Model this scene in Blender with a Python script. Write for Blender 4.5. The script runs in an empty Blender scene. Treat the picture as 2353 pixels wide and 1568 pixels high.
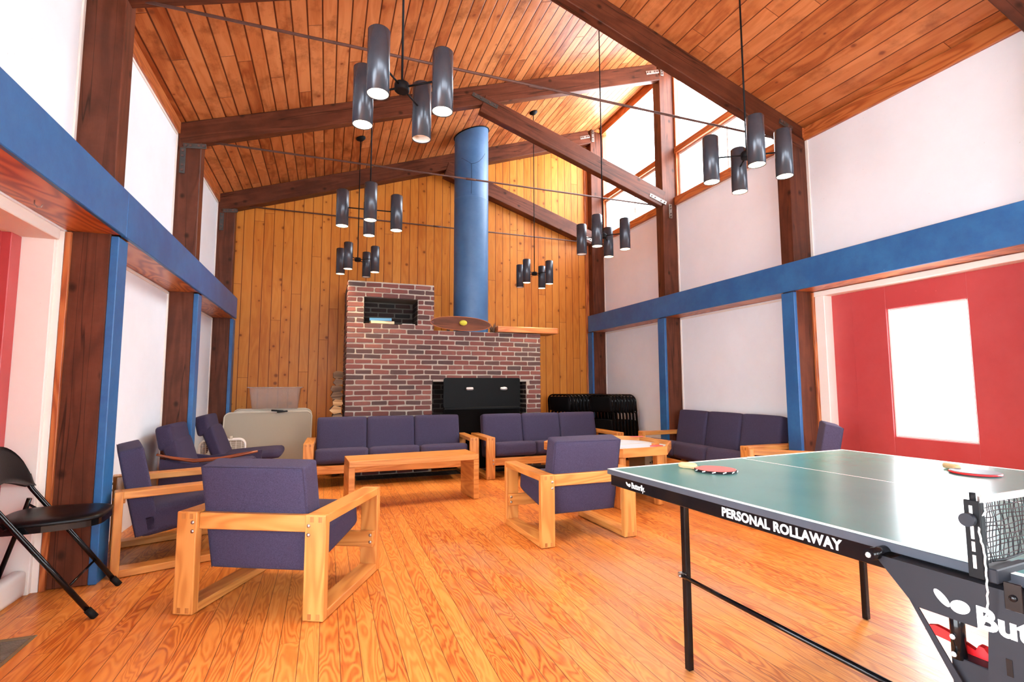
import bpy, bmesh, math, random
from mathutils import Matrix, Vector, Euler
random.seed(7)
PI = math.pi
SC = bpy.context.scene
COL = SC.collection

# ------------------------------------------------------------------ camera, sky, exposure
H, YAW, PITCH, ROLL, FPX = 1.1263, -0.3509, 0.0877, -0.0028, 1159.3
def make_camera():
    cy, sy = math.cos(YAW), math.sin(YAW)
    f = Vector((-sy*math.cos(PITCH), cy*math.cos(PITCH), math.sin(PITCH)))
    r = Vector((cy, sy, 0)); u = r.cross(f)
    R = math.cos(ROLL)*r + math.sin(ROLL)*u
    U = -math.sin(ROLL)*r + math.cos(ROLL)*u
    cd = bpy.data.cameras.new('camera'); cd.sensor_width = 36; cd.lens = 36*FPX/2353.0
    cd.clip_start = 0.02
    c = bpy.data.objects.new('camera', cd); COL.objects.link(c)
    m = Matrix(((R.x, U.x, -f.x, 0), (R.y, U.y, -f.y, 0), (R.z, U.z, -f.z, H), (0, 0, 0, 1)))
    c.matrix_world = m
    SC.camera = c
make_camera()

w = bpy.data.worlds.new('sky'); SC.world = w; w.use_nodes = True
bg = w.node_tree.nodes['Background']
bg.inputs['Color'].default_value = (0.87, 0.94, 1.0, 1)
bg.inputs['Strength'].default_value = 11.0
SC.view_settings.view_transform = 'Standard'
SC.view_settings.look = 'None'
SC.view_settings.gamma = 1.0
SC.view_settings.use_curve_mapping = False
SC.view_settings.exposure = 0.88
cyc = SC.cycles
cyc.use_denoising = True
cyc.use_adaptive_sampling = True; cyc.adaptive_threshold = 0.02
cyc.max_bounces = 8; cyc.diffuse_bounces = 5; cyc.glossy_bounces = 3
cyc.transmission_bounces = 4; cyc.transparent_max_bounces = 12
cyc.sample_clamp_indirect = 8
cyc.caustics_reflective = False; cyc.caustics_refractive = False

# ------------------------------------------------------------------ node helpers
class NT:
    def __init__(s, name):
        s.m = bpy.data.materials.new(name); s.m.use_nodes = True
        s.t = s.m.node_tree; s.n = s.t.nodes; s.l = s.t.links
        s.b = s.n['Principled BSDF']
    def new(s, typ, **kw):
        nd = s.n.new(typ)
        for k, v in kw.items(): setattr(nd, k, v)
        return nd
    def val(s, sock, v):
        if hasattr(v, 'links') or isinstance(v, bpy.types.NodeSocket): s.l.new(v, sock)
        else: sock.default_value = v
    def math(s, op, a, b=0.0, c=0.0):
        nd = s.new('ShaderNodeMath', operation=op)
        s.val(nd.inputs[0], a); s.val(nd.inputs[1], b)
        if op in ('MULTIPLY_ADD', 'SMOOTH_MIN', 'COMPARE'): s.val(nd.inputs[2], c)
        return nd.outputs[0]
    def comb(s, x, y, z=0.0):
        nd = s.new('ShaderNodeCombineXYZ')
        s.val(nd.inputs[0], x); s.val(nd.inputs[1], y); s.val(nd.inputs[2], z)
        return nd.outputs[0]
    def sep(s, v):
        nd = s.new('ShaderNodeSeparateXYZ'); s.l.new(v, nd.inputs[0]); return nd.outputs
    def noise(s, vec, scale=5, detail=3, rough=0.5, dist=0.0):
        nd = s.new('ShaderNodeTexNoise')
        s.l.new(vec, nd.inputs['Vector'])
        nd.inputs['Scale'].default_value = scale; nd.inputs['Detail'].default_value = detail
        nd.inputs['Roughness'].default_value = rough; nd.inputs['Distortion'].default_value = dist
        return nd.outputs[0]
    def white(s, vec):
        nd = s.new('ShaderNodeTexWhiteNoise', noise_dimensions='3D'); s.l.new(vec, nd.inputs['Vector'])
        return nd.outputs['Value']
    def ramp(s, fac, stops, interp='LINEAR'):
        nd = s.new('ShaderNodeValToRGB'); s.l.new(fac, nd.inputs[0])
        e = nd.color_ramp.elements; nd.color_ramp.interpolation = interp
        while len(e) < len(stops): e.new(0.5)
        for i, (p, c) in enumerate(stops):
            e[i].position = p; e[i].color = (c[0], c[1], c[2], 1) if hasattr(c, '__len__') else (c, c, c, 1)
        return nd.outputs[0]
    def mix(s, fac, a, b, mode='MIX'):
        nd = s.new('ShaderNodeMix', data_type='RGBA', blend_type=mode)
        s.val(nd.inputs[0], fac)
        for i, v in ((6, a), (7, b)):
            if isinstance(v, tuple): nd.inputs[i].default_value = (v[0], v[1], v[2], 1)
            else: s.l.new(v, nd.inputs[i])
        return nd.outputs[2]
    def maprange(s, v, a, b, c=0.0, d=1.0):
        nd = s.new('ShaderNodeMapRange'); s.l.new(v, nd.inputs[0])
        for i, x in enumerate((a, b, c, d)): nd.inputs[i+1].default_value = x
        return nd.outputs[0]
    def bump(s, h, strength=0.3, dist=0.01, normal=None):
        nd = s.new('ShaderNodeBump'); s.l.new(h, nd.inputs['Height'])
        nd.inputs['Strength'].default_value = strength; nd.inputs['Distance'].default_value = dist
        if normal is not None: s.l.new(normal, nd.inputs['Normal'])
        s.l.new(nd.outputs[0], s.b.inputs['Normal']); return nd.outputs[0]
    def pos(s): return s.new('ShaderNodeNewGeometry').outputs['Position']
    def objc(s): return s.new('ShaderNodeTexCoord').outputs['Object']
    def uv(s): return s.new('ShaderNodeTexCoord').outputs['UV']
    def col(s, c): s.val(s.b.inputs['Base Color'], (c[0], c[1], c[2], 1) if isinstance(c, tuple) else c)
    def rough(s, r): s.val(s.b.inputs['Roughness'], r)

def plain(name, c, rough=0.5, metal=0.0, spec=0.5, emit=None, es=0, bumpy=0.0, bscale=60, mottled=0.0):
    n = NT(name); n.rough(rough); n.b.inputs['Metallic'].default_value = metal
    n.b.inputs['Specular IOR Level'].default_value = spec
    if mottled > 0:
        f = n.noise(n.objc(), 9, 5, 0.65)
        d = tuple(x*(1-mottled) for x in c); e = tuple(min(1, x*(1+mottled)) for x in c)
        n.col(n.ramp(f, [(0.3, d), (0.7, e)]))
    else: n.col(tuple(c))
    if emit:
        n.b.inputs['Emission Color'].default_value = (*emit, 1); n.b.inputs['Emission Strength'].default_value = es
    if bumpy > 0: n.bump(n.noise(n.objc(), bscale, 4, 0.6), bumpy, 0.004)
    return n.m

def plank_mat(name, across, along, pitch, length, light, mid, dark, groove, gw=0.004, knot=(0.10, 0.03, 0.01), knotsize=0.020,
              kdens=2.6, ring=26, rough=0.4, spec=0.5, stain=0.0, bump=0.35, tint=0.35, wear=0.0, coat=0.0, profile=0.0, knotx=1.0, rc=1.0, bs=7.0):
    """boards laid side by side: 'across'/'along' are the axis indices of world space"""
    n = NT(name); p = n.pos(); xyz = n.sep(p)
    u = xyz[across] if not callable(across) else across(n, xyz)
    v = xyz[along]
    up = n.math('DIVIDE', u, pitch); idx = n.math('FLOOR', up)
    fr = n.math('SUBTRACT', up, idx)
    r1 = n.white(n.comb(idx, 3.3, 1.7))
    vs = n.math('ADD', n.math('DIVIDE', v, length), n.math('MULTIPLY', r1, 7.3))
    seg = n.math('FLOOR', vs); fv = n.math('SUBTRACT', vs, seg)
    r2 = n.white(n.comb(idx, seg, 0.5)); r3 = n.white(n.comb(idx, seg, 5.5))
    off = n.math('MULTIPLY', r2, 37.0)
    gv = n.comb(n.math('ADD', u, off), n.math('MULTIPLY', v, 0.16), off)
    big = n.noise(gv, bs, 2.0, 0.45, 0.5)
    rings = n.math('SINE', n.math('MULTIPLY', big, ring*6.28))
    rings = n.math('MULTIPLY_ADD', rings, 0.5*rc, 0.5)
    fine = n.noise(n.comb(n.math('ADD', u, off), n.math('MULTIPLY', v, 0.03), off), 260, 3, 0.6)
    g = n.math('ADD', n.math('MULTIPLY', rings, 0.62), n.math('MULTIPLY', fine, 0.45))
    g = n.math('ADD', g, n.math('MULTIPLY', n.math('SUBTRACT', r3, 0.5), tint))
    c = n.ramp(g, [(0.12, dark), (0.45, mid), (0.88, light)])
    if stain > 0:
        st = n.noise(n.comb(n.math('MULTIPLY', u, 1.0), n.math('MULTIPLY', v, 0.7), off), 3.5, 5, 0.7)
        c = n.mix(n.maprange(st, 0.5, 0.72, 0, stain), c, n.mix(0.5, dark, knot) if False else tuple(x*0.45 for x in dark))
    # knots
    if knot:
        vo = n.new('ShaderNodeTexVoronoi', voronoi_dimensions='2D', feature='F1')
        n.l.new(n.comb(n.math('ADD', u, off), n.math('MULTIPLY', v, knotx)), vo.inputs['Vector'])
        vo.inputs['Scale'].default_value = kdens
        rr = n.sep(vo.outputs['Color'])[0]
        d = n.math('DIVIDE', vo.outputs['Distance'], kdens)
        size = n.math('MULTIPLY', n.math('POWER', rr, 1.6), knotsize*1.35)
        k = n.math('DIVIDE', n.math('ADD', d, n.math('MULTIPLY', n.noise(p, 70, 2), 0.006)), n.math('ADD', size, 0.0005))
        kf = n.maprange(k, 0.55, 1.25, 1, 0)
        c = n.mix(n.math('MULTIPLY', kf, 0.9), c, knot)
        hal = n.maprange(k, 1.0, 3.2, 0.35, 0)
        c = n.mix(hal, c, dark)
    if wear > 0:
        wn = n.noise(n.comb(u, n.math('MULTIPLY', v, 0.55), 0.0), 1.7, 6, 0.75, 0.3)
        # the walked-on patch in front of the far armchair
        dx = n.math('SUBTRACT', xyz[0], 1.75); dy = n.math('MULTIPLY', n.math('SUBTRACT', xyz[1], 2.75), 0.75)
        rad = n.math('SQRT', n.math('ADD', n.math('MULTIPLY', dx, dx), n.math('MULTIPLY', dy, dy)))
        pw = n.maprange(rad, 0.1, 1.3, 0.22, 0.0)
        wf = n.maprange(n.math('ADD', wn, pw), 0.56, 0.80, 0, wear)
        c = n.mix(wf, c, (0.36, 0.20, 0.12))
        fl = n.noise(n.comb(n.math('MULTIPLY', u, 1.0), n.math('MULTIPLY', v, 0.12), 3.0), 160, 2, 0.5)
        c = n.mix(n.math('MULTIPLY', n.maprange(fl, 0.70, 0.74, 0, 0.6), wf), c, (0.75, 0.6, 0.42))
    e1 = n.math('MULTIPLY', n.math('MINIMUM', fr, n.math('SUBTRACT', 1.0, fr)), pitch)
    e2 = n.math('MULTIPLY', n.math('MINIMUM', fv, n.math('SUBTRACT', 1.0, fv)), length)
    e = n.math('MINIMUM', e1, n.math('ADD', e2, gw*0.35))
    ge = n.maprange(e, gw*0.35, gw, 0, 1)
    c = n.mix(ge, groove, c)
    n.col(c)
    rv = n.maprange(fine, 0.3, 0.7, rough-0.06, rough+0.1)
    if wear > 0: rv = n.math('ADD', rv, n.math('MULTIPLY', wf, 0.25))
    n.rough(rv)
    n.b.inputs['Specular IOR Level'].default_value = spec
    n.b.inputs['Coat Weight'].default_value = coat; n.b.inputs['Coat Roughness'].default_value = 0.12
    h = n.math('ADD', ge, n.math('MULTIPLY', fine, 0.12))
    if profile > 0:
        bow = n.math('MULTIPLY', n.math('SUBTRACT', fr, 0.5), n.math('SUBTRACT', fr, 0.5))
        pr = n.white(n.comb(idx, 9.1, 2.2))
        h = n.math('SUBTRACT', h, n.math('MULTIPLY', n.math('MULTIPLY', bow, profile), n.math('SUBTRACT', pr, 0.3)))
    n.bump(h, bump, 0.006)
    return n.m

def wood_mat(name, light, mid, dark, ring=14, rough=0.35, scale=7.0, fine=0.35, knots=0.0, spec=0.5, stretch=0.12, crack=0.0, blotch=0.0):
    """solid boards; the grain runs along U of the uv map (metres)"""
    n = NT(name); x = n.sep(n.uv()); u, v = x[0], x[1]
    big = n.noise(n.comb(n.math('MULTIPLY', u, stretch), v, 0.0), scale, 2, 0.45, 0.4)
    rings = n.math('MULTIPLY_ADD', n.math('SINE', n.math('MULTIPLY', big, ring*6.28)), 0.5, 0.5)
    fn = n.noise(n.comb(n.math('MULTIPLY', u, 0.03), v, 0.0), 330, 3, 0.6)
    g = n.math('ADD', n.math('MULTIPLY', rings, 1-fine), n.math('MULTIPLY', fn, fine))
    c = n.ramp(g, [(0.1, dark), (0.5, mid), (0.9, light)])
    if blotch > 0:
        b = n.noise(n.objc(), 2.2, 5, 0.7)
        c = n.mix(n.maprange(b, 0.42, 0.7, 0, blotch), c, tuple(q*0.35 for q in dark))
    if knots > 0:
        vo = n.new('ShaderNodeTexVoronoi', voronoi_dimensions='2D', feature='F1')
        n.l.new(n.comb(n.math('MULTIPLY', u, 0.75), v, 0.0), vo.inputs['Vector']); vo.inputs['Scale'].default_value = 2.6
        k = n.maprange(vo.outputs['Distance'], 0.02, 0.07, 0.85, 0)
        c = n.mix(k, c, tuple(q*0.25 for q in dark))
    h = fn
    if crack > 0:
        cr = n.noise(n.comb(n.math('MULTIPLY', u, 0.035), v, 2.0), 9, 2, 0.5)
        cf = n.math('ABSOLUTE', n.math('SUBTRACT', cr, 0.5))
        cm = n.maprange(cf, 0.0, 0.010, 1, 0)
        c = n.mix(n.math('MULTIPLY', cm, crack), c, tuple(q*0.12 for q in dark))
    n.col(c); n.rough(rough); n.b.inputs['Specular IOR Level'].default_value = spec
    n.bump(h, 0.12, 0.002)
    return n.m

def fabric_mat(name, a, b, rough=0.9, scale=900):
    n = NT(name); o = n.objc()
    f = n.noise(o, scale, 2, 0.7); g = n.noise(o, 260, 3, 0.8)
    c = n.ramp(n.math('MULTIPLY_ADD', g, 0.5, n.math('MULTIPLY', f, 0.5)), [(0.36, a), (0.64, b)])
    n.col(c); n.rough(rough); n.b.inputs['Specular IOR Level'].default_value = 0.2
    n.b.inputs['Sheen Weight'].default_value = 0.04; n.b.inputs['Sheen Tint'].default_value = (0.5, 0.45, 0.75, 1)
    n.bump(n.math('ADD', f, g), 0.35, 0.002)
    return n.m

def wall_mat(name, c, dirt=0.06):
    n = NT(name); p = n.pos()
    a = n.noise(p, 1.3, 5, 0.65); b = n.noise(p, 40, 3, 0.6)
    d = tuple(x*(1-dirt) for x in c)
    k = n.ramp(a, [(0.35, d), (0.65, c)])
    sp = n.maprange(n.noise(p, 55, 1, 0.4), 0.80, 0.84, 0, 0.35)
    n.col(n.mix(sp, k, (0.45, 0.40, 0.35))); n.rough(0.62); n.bump(b, 0.12, 0.003)
    return n.m

def paint_mat(name, c, worn, rough=0.38, amount=0.6, scale=3.0):
    n = NT(name); p = n.pos()
    a = n.noise(p, scale, 6, 0.7)
    k = n.ramp(a, [(0.40, c), (0.72, worn)])
    k = n.mix(1-amount, k, c)
    chip = n.maprange(n.noise(p, 34, 3, 0.6), 0.76, 0.79, 0, 0.6)
    n.col(n.mix(chip, k, tuple(min(1, x*1.8+0.1) for x in worn))); n.rough(rough); n.bump(n.noise(p, 90, 3), 0.08, 0.002)
    return n.m

# ------------------------------------------------------------------ materials
M = {}
M['floor'] = plank_mat('heart_pine_floor', 0, 1, 0.082, 2.6, (0.70, 0.275, 0.062), (0.57, 0.180, 0.031), (0.33, 0.062, 0.010), (0.16, 0.045, 0.015),
                       gw=0.0022, knot=None, ring=13, rough=0.36, spec=0.38, bump=0.10, tint=0.34, wear=0.75, coat=0.10, rc=0.68, bs=11.0)
M['ceilL'] = plank_mat('stained_pine_ceiling', 0, 1, 0.116, 2.2, (0.60, 0.235, 0.085), (0.47, 0.155, 0.048), (0.27, 0.062, 0.018), (0.085, 0.018, 0.006),
                       gw=0.0085, knot=(0.16, 0.045, 0.02), knotsize=0.020, kdens=2.9, ring=5, rough=0.34, bump=0.5, tint=0.6, stain=0.75, profile=2.2, knotx=0.8, rc=0.4, spec=0.10)
M['ceilR'] = plank_mat('stained_pine_ceiling_wide', 0, 1, 0.147, 2.4, (0.60, 0.225, 0.08), (0.46, 0.145, 0.042), (0.27, 0.06, 0.017), (0.10, 0.02, 0.006),
                       gw=0.0055, knot=(0.14, 0.04, 0.02), knotsize=0.020, kdens=2.6, ring=5, rough=0.36, bump=0.4, tint=0.35, stain=0.6, profile=0.8, knotx=0.8, rc=0.4, spec=0.25)
M['endpine'] = plank_mat('knotty_pine_panelling', 0, 2, 0.128, 3.1, (0.64, 0.25, 0.045), (0.56, 0.19, 0.028), (0.44, 0.12, 0.016), (0.13, 0.025, 0.008),
                       gw=0.0060, knot=(0.055, 0.014, 0.006), knotsize=0.022, kdens=4.2, ring=5, rough=0.38, bump=0.3, tint=0.42, knotx=1.0, rc=0.35, spec=0.2)
M['timber'] = wood_mat('brown_stained_timber', (0.150, 0.043, 0.021), (0.118, 0.033, 0.016), (0.080, 0.022, 0.011), ring=5, rough=0.45, spec=0.22, knots=1, crack=0.8, blotch=0.5, fine=0.5)
M['trimwood'] = wood_mat('orange_stained_trim', (0.56, 0.19, 0.055), (0.46, 0.125, 0.032), (0.26, 0.055, 0.015), ring=9, rough=0.35, fine=0.45)
M['soffit'] = wood_mat('fir_plywood_soffit', (0.60, 0.20, 0.055), (0.50, 0.13, 0.03), (0.26, 0.045, 0.012), ring=20, rough=0.32, scale=3.2, stretch=0.22, fine=0.3)
M['oak'] = wood_mat('honey_oak', (0.64, 0.295, 0.080), (0.575, 0.240, 0.056), (0.46, 0.165, 0.034), ring=11, rough=0.36, fine=0.4, scale=6)
M['mantelwood'] = wood_mat('reddish_mantel_wood', (0.50, 0.19, 0.055), (0.44, 0.14, 0.038), (0.34, 0.09, 0.022), ring=8, rough=0.4)
M['plaquewood'] = wood_mat('dark_plaque_wood', (0.20, 0.065, 0.030), (0.13, 0.042, 0.022), (0.05, 0.020, 0.013), ring=4, rough=0.25, fine=0.6)
M['hood'] = plain('black_hood_enamel', (0.003, 0.003, 0.003), 0.4, spec=0.08)
M['oakend'] = wood_mat('oak_end_grain', (0.46, 0.19, 0.05), (0.40, 0.15, 0.035), (0.30, 0.10, 0.02), ring=5, rough=0.45)
M['walnut'] = wood_mat('reddish_walnut', (0.30, 0.085, 0.035), (0.20, 0.05, 0.02), (0.10, 0.022, 0.01), ring=10, rough=0.25)
M['fabric'] = fabric_mat('navy_tweed', (0.018, 0.016, 0.040), (0.078, 0.068, 0.130))
M['fabricdark'] = fabric_mat('dark_navy_tweed', (0.018, 0.014, 0.034), (0.062, 0.048, 0.095))
M['white'] = wall_mat('white_wall_paint', (0.86, 0.895, 0.93))
M['cream'] = wall_mat('cream_paint', (0.86, 0.80, 0.73), 0.04)
M['blue'] = paint_mat('blue_paint', (0.017, 0.095, 0.265), (0.034, 0.17, 0.39), amount=0.8)
M['pipeblue'] = paint_mat('blue_flue_paint', (0.040, 0.125, 0.27), (0.075, 0.185, 0.36), rough=0.45, amount=0.8, scale=2.2)
M['red'] = paint_mat('red_paint', (0.46, 0.048, 0.050), (0.54, 0.085, 0.085), rough=0.4, amount=0.6, scale=1.6)
M['black'] = plain('black_enamel', (0.004, 0.004, 0.005), 0.14, spec=0.25)
M['blackmat'] = plain('matt_black', (0.007, 0.007, 0.008), 0.55, spec=0.12)
M['soot'] = plain('sooty_black', (0.005, 0.004, 0.004), 0.85, spec=0.05, bumpy=0.3)
M['vinyl'] = plain('black_vinyl', (0.004, 0.004, 0.005), 0.33, spec=0.18, bumpy=0.10, bscale=160)
M['shade'] = plain('dark_grey_shade_metal', (0.048, 0.054, 0.068), 0.27, metal=0.35, mottled=0.15)
M['shadein'] = plain('shade_inside_white', (0.75, 0.72, 0.66), 0.4)
M['steel'] = plain('galvanised_steel', (0.34, 0.31, 0.28), 0.45, metal=0.8, mottled=0.25)
M['darksteel'] = plain('dark_strap_steel', (0.075, 0.068, 0.062), 0.55, metal=0.5, mottled=0.3)
M['rust'] = plain('rusty_rod', (0.12, 0.058, 0.045), 0.6, metal=0.2, mottled=0.3)
M['bolt'] = plain('bolt_metal', (0.42, 0.38, 0.34), 0.35, metal=0.9)
M['chrome'] = plain('chrome', (0.62, 0.64, 0.66), 0.2, metal=0.5)
M['bulb'] = plain('lit_bulb', (1, 0.95, 0.85), 0.3, emit=(1.0, 0.80, 0.50), es=26)
M['bulboff'] = plain('unlit_bulb', (0.78, 0.72, 0.66), 0.3)
M['winframe'] = plain('white_window_frame', (0.80, 0.78, 0.74), 0.4)
M['plastic'] = plain('ivory_plastic', (0.62, 0.57, 0.47), 0.45)
M['tablegrey'] = plain('putty_grey_tabletop', (0.36, 0.315, 0.245), 0.5, bumpy=0.05)
M['whiteplastic'] = plain('white_plastic', (0.80, 0.76, 0.72), 0.4)
M['pink'] = plain('pink_paint', (0.85, 0.16, 0.30), 0.4)
M['redrubber'] = plain('red_rubber', (0.62, 0.10, 0.10), 0.55)
M['blackrubber'] = plain('black_rubber', (0.05, 0.055, 0.065), 0.5)
M['redplastic'] = plain('red_plastic', (0.70, 0.015, 0.02), 0.3)
M['palewood'] = wood_mat('pale_wood', (0.80, 0.60, 0.36), (0.72, 0.50, 0.28), (0.55, 0.34, 0.16), ring=8, rough=0.4)
M['whiteprint'] = plain('white_print', (0.85, 0.85, 0.85), 0.5)
M['plate'] = plain('charcoal_steel_plate', (0.014, 0.015, 0.020), 0.5, spec=0.2, mottled=0.08)
M['cord'] = plain('white_cord', (0.85, 0.80, 0.78), 0.8)
M['netcord'] = plain('black_net_cord', (0.01, 0.012, 0.015), 0.7)
M['netband'] = plain('white_net_band', (0.85, 0.82, 0.80), 0.8)
M['paleblue'] = plain('pale_blue_board', (0.52, 0.68, 0.92), 0.35, spec=0.1)
M['box'] = plain('brown_carton', (0.16, 0.12, 0.07), 0.8)
M['paper'] = plain('white_paper', (0.85, 0.83, 0.8), 0.8)
M['bark'] = plain('log_bark', (0.055, 0.032, 0.02), 0.9, bumpy=0.6)
M['logend'] = wood_mat('split_log_face', (0.62, 0.40, 0.20), (0.50, 0.29, 0.13), (0.30, 0.15, 0.06), ring=6, rough=0.8)
M['logdark'] = wood_mat('weathered_log_end', (0.26, 0.16, 0.09), (0.16, 0.09, 0.05), (0.07, 0.04, 0.025), ring=6, rough=0.9)
M['tennis'] = plain('yellow_green_felt', (0.62, 0.60, 0.06), 0.9, bumpy=0.4, mottled=0.3)
M['plume'] = plain('dried_brown_plume', (0.13, 0.07, 0.045), 0.9)
M['bookblue'] = plain('blue_book_cloth', (0.06, 0.22, 0.42), 0.6)
M['bookgreen'] = plain('green_book_cloth', (0.02, 0.10, 0.08), 0.6)
M['booktan'] = plain('tan_page_block', (0.66, 0.52, 0.34), 0.8)
M['tabletop'] = None

def glass_mat():
    n = NT('window_glass'); t = n.new('ShaderNodeBsdfTransparent'); g = n.new('ShaderNodeBsdfGlossy')
    g.inputs['Roughness'].default_value = 0.02
    mx = n.new('ShaderNodeMixShader'); lw = n.new('ShaderNodeLayerWeight'); lw.inputs[0].default_value = 0.5
    n.l.new(n.math('MULTIPLY_ADD', n.math('POWER', lw.outputs['Facing'], 4.0), 0.5, 0.03), mx.inputs[0]); n.l.new(t.outputs[0], mx.inputs[1]); n.l.new(g.outputs[0], mx.inputs[2])
    n.l.new(mx.outputs[0], n.n['Material Output'].inputs[0]); return n.m
M['glass'] = glass_mat()
def bin_mat():
    n = NT('cloudy_clear_plastic'); t = n.new('ShaderNodeBsdfTransparent'); t.inputs[0].default_value = (0.9, 0.88, 0.86, 1)
    n.col((0.72, 0.64, 0.58)); n.rough(0.25)
    mx = n.new('ShaderNodeMixShader'); mx.inputs[0].default_value = 0.30
    n.l.new(t.outputs[0], mx.inputs[1]); n.l.new(n.b.outputs[0], mx.inputs[2])
    n.l.new(mx.outputs[0], n.n['Material Output'].inputs[0]); return n.m
M['bin'] = bin_mat()
def table_mat():
    n = NT('green_table_surface'); o = n.objc()
    c = n.ramp(n.noise(o, 2.5, 5, 0.6), [(0.3, (0.085, 0.265, 0.255)), (0.7, (0.105, 0.300, 0.285))])
    sc = n.maprange(n.noise(o, 120, 2, 0.5), 0.78, 0.80, 0, 0.5)
    n.col(n.mix(sc, c, (0.3, 0.4, 0.4))); n.rough(n.maprange(n.noise(o, 3, 4, 0.6), 0.3, 0.7, 0.225, 0.245))
    n.b.inputs['Specular IOR Level'].default_value = 0.45
    n.bump(n.noise(o, 500, 2), 0.05, 0.001); return n.m
M['tabletop'] = table_mat()
M['tableedge'] = plain('grey_table_edge', (0.045, 0.050, 0.064), 0.65, spec=0.25, mottled=0.12)
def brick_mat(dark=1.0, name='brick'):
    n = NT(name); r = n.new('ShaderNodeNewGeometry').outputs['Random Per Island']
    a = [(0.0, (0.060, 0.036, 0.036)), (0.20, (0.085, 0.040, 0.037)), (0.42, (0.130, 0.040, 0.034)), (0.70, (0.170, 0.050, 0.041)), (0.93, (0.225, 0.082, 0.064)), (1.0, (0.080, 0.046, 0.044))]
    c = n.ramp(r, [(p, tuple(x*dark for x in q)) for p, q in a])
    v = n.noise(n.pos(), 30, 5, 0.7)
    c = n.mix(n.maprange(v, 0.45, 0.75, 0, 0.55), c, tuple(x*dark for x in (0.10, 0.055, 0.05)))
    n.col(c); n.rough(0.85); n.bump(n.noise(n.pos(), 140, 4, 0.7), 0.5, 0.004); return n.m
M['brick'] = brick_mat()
M['brickdark'] = brick_mat(0.13, 'sooty_shaded_brick')  # brick colours scaled dark: firebox soot, niche interior, painted shade on apron
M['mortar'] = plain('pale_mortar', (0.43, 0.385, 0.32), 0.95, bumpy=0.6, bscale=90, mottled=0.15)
M['mortardark'] = plain('sooty_shaded_mortar', (0.085, 0.077, 0.066), 0.95, bumpy=0.5)  # dark mortar for firebox soot, niche interior and shade painted on apron

# ------------------------------------------------------------------ mesh building
_boxcache = {}
def _box_data(s, bev, seg=1):
    key = (round(s[0], 5), round(s[1], 5), round(s[2], 5), bev, seg)
    if key in _boxcache: return _boxcache[key]
    bm = bmesh.new(); bmesh.ops.create_cube(bm, size=1)
    for v in bm.verts: v.co = Vector((v.co.x*s[0], v.co.y*s[1], v.co.z*s[2]))
    if bev > 0:
        b = min(bev, min(s)*0.45)
        bmesh.ops.bevel(bm, geom=bm.edges[:], offset=b, segments=seg, profile=0.5, affect='EDGES')
    bm.verts.ensure_lookup_table(); bm.normal_update()
    d = ([v.co.copy() for v in bm.verts], [[v.index for v in f.verts] for f in bm.faces], [f.normal.copy() for f in bm.faces])
    bm.free(); _boxcache[key] = d; return d

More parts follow.
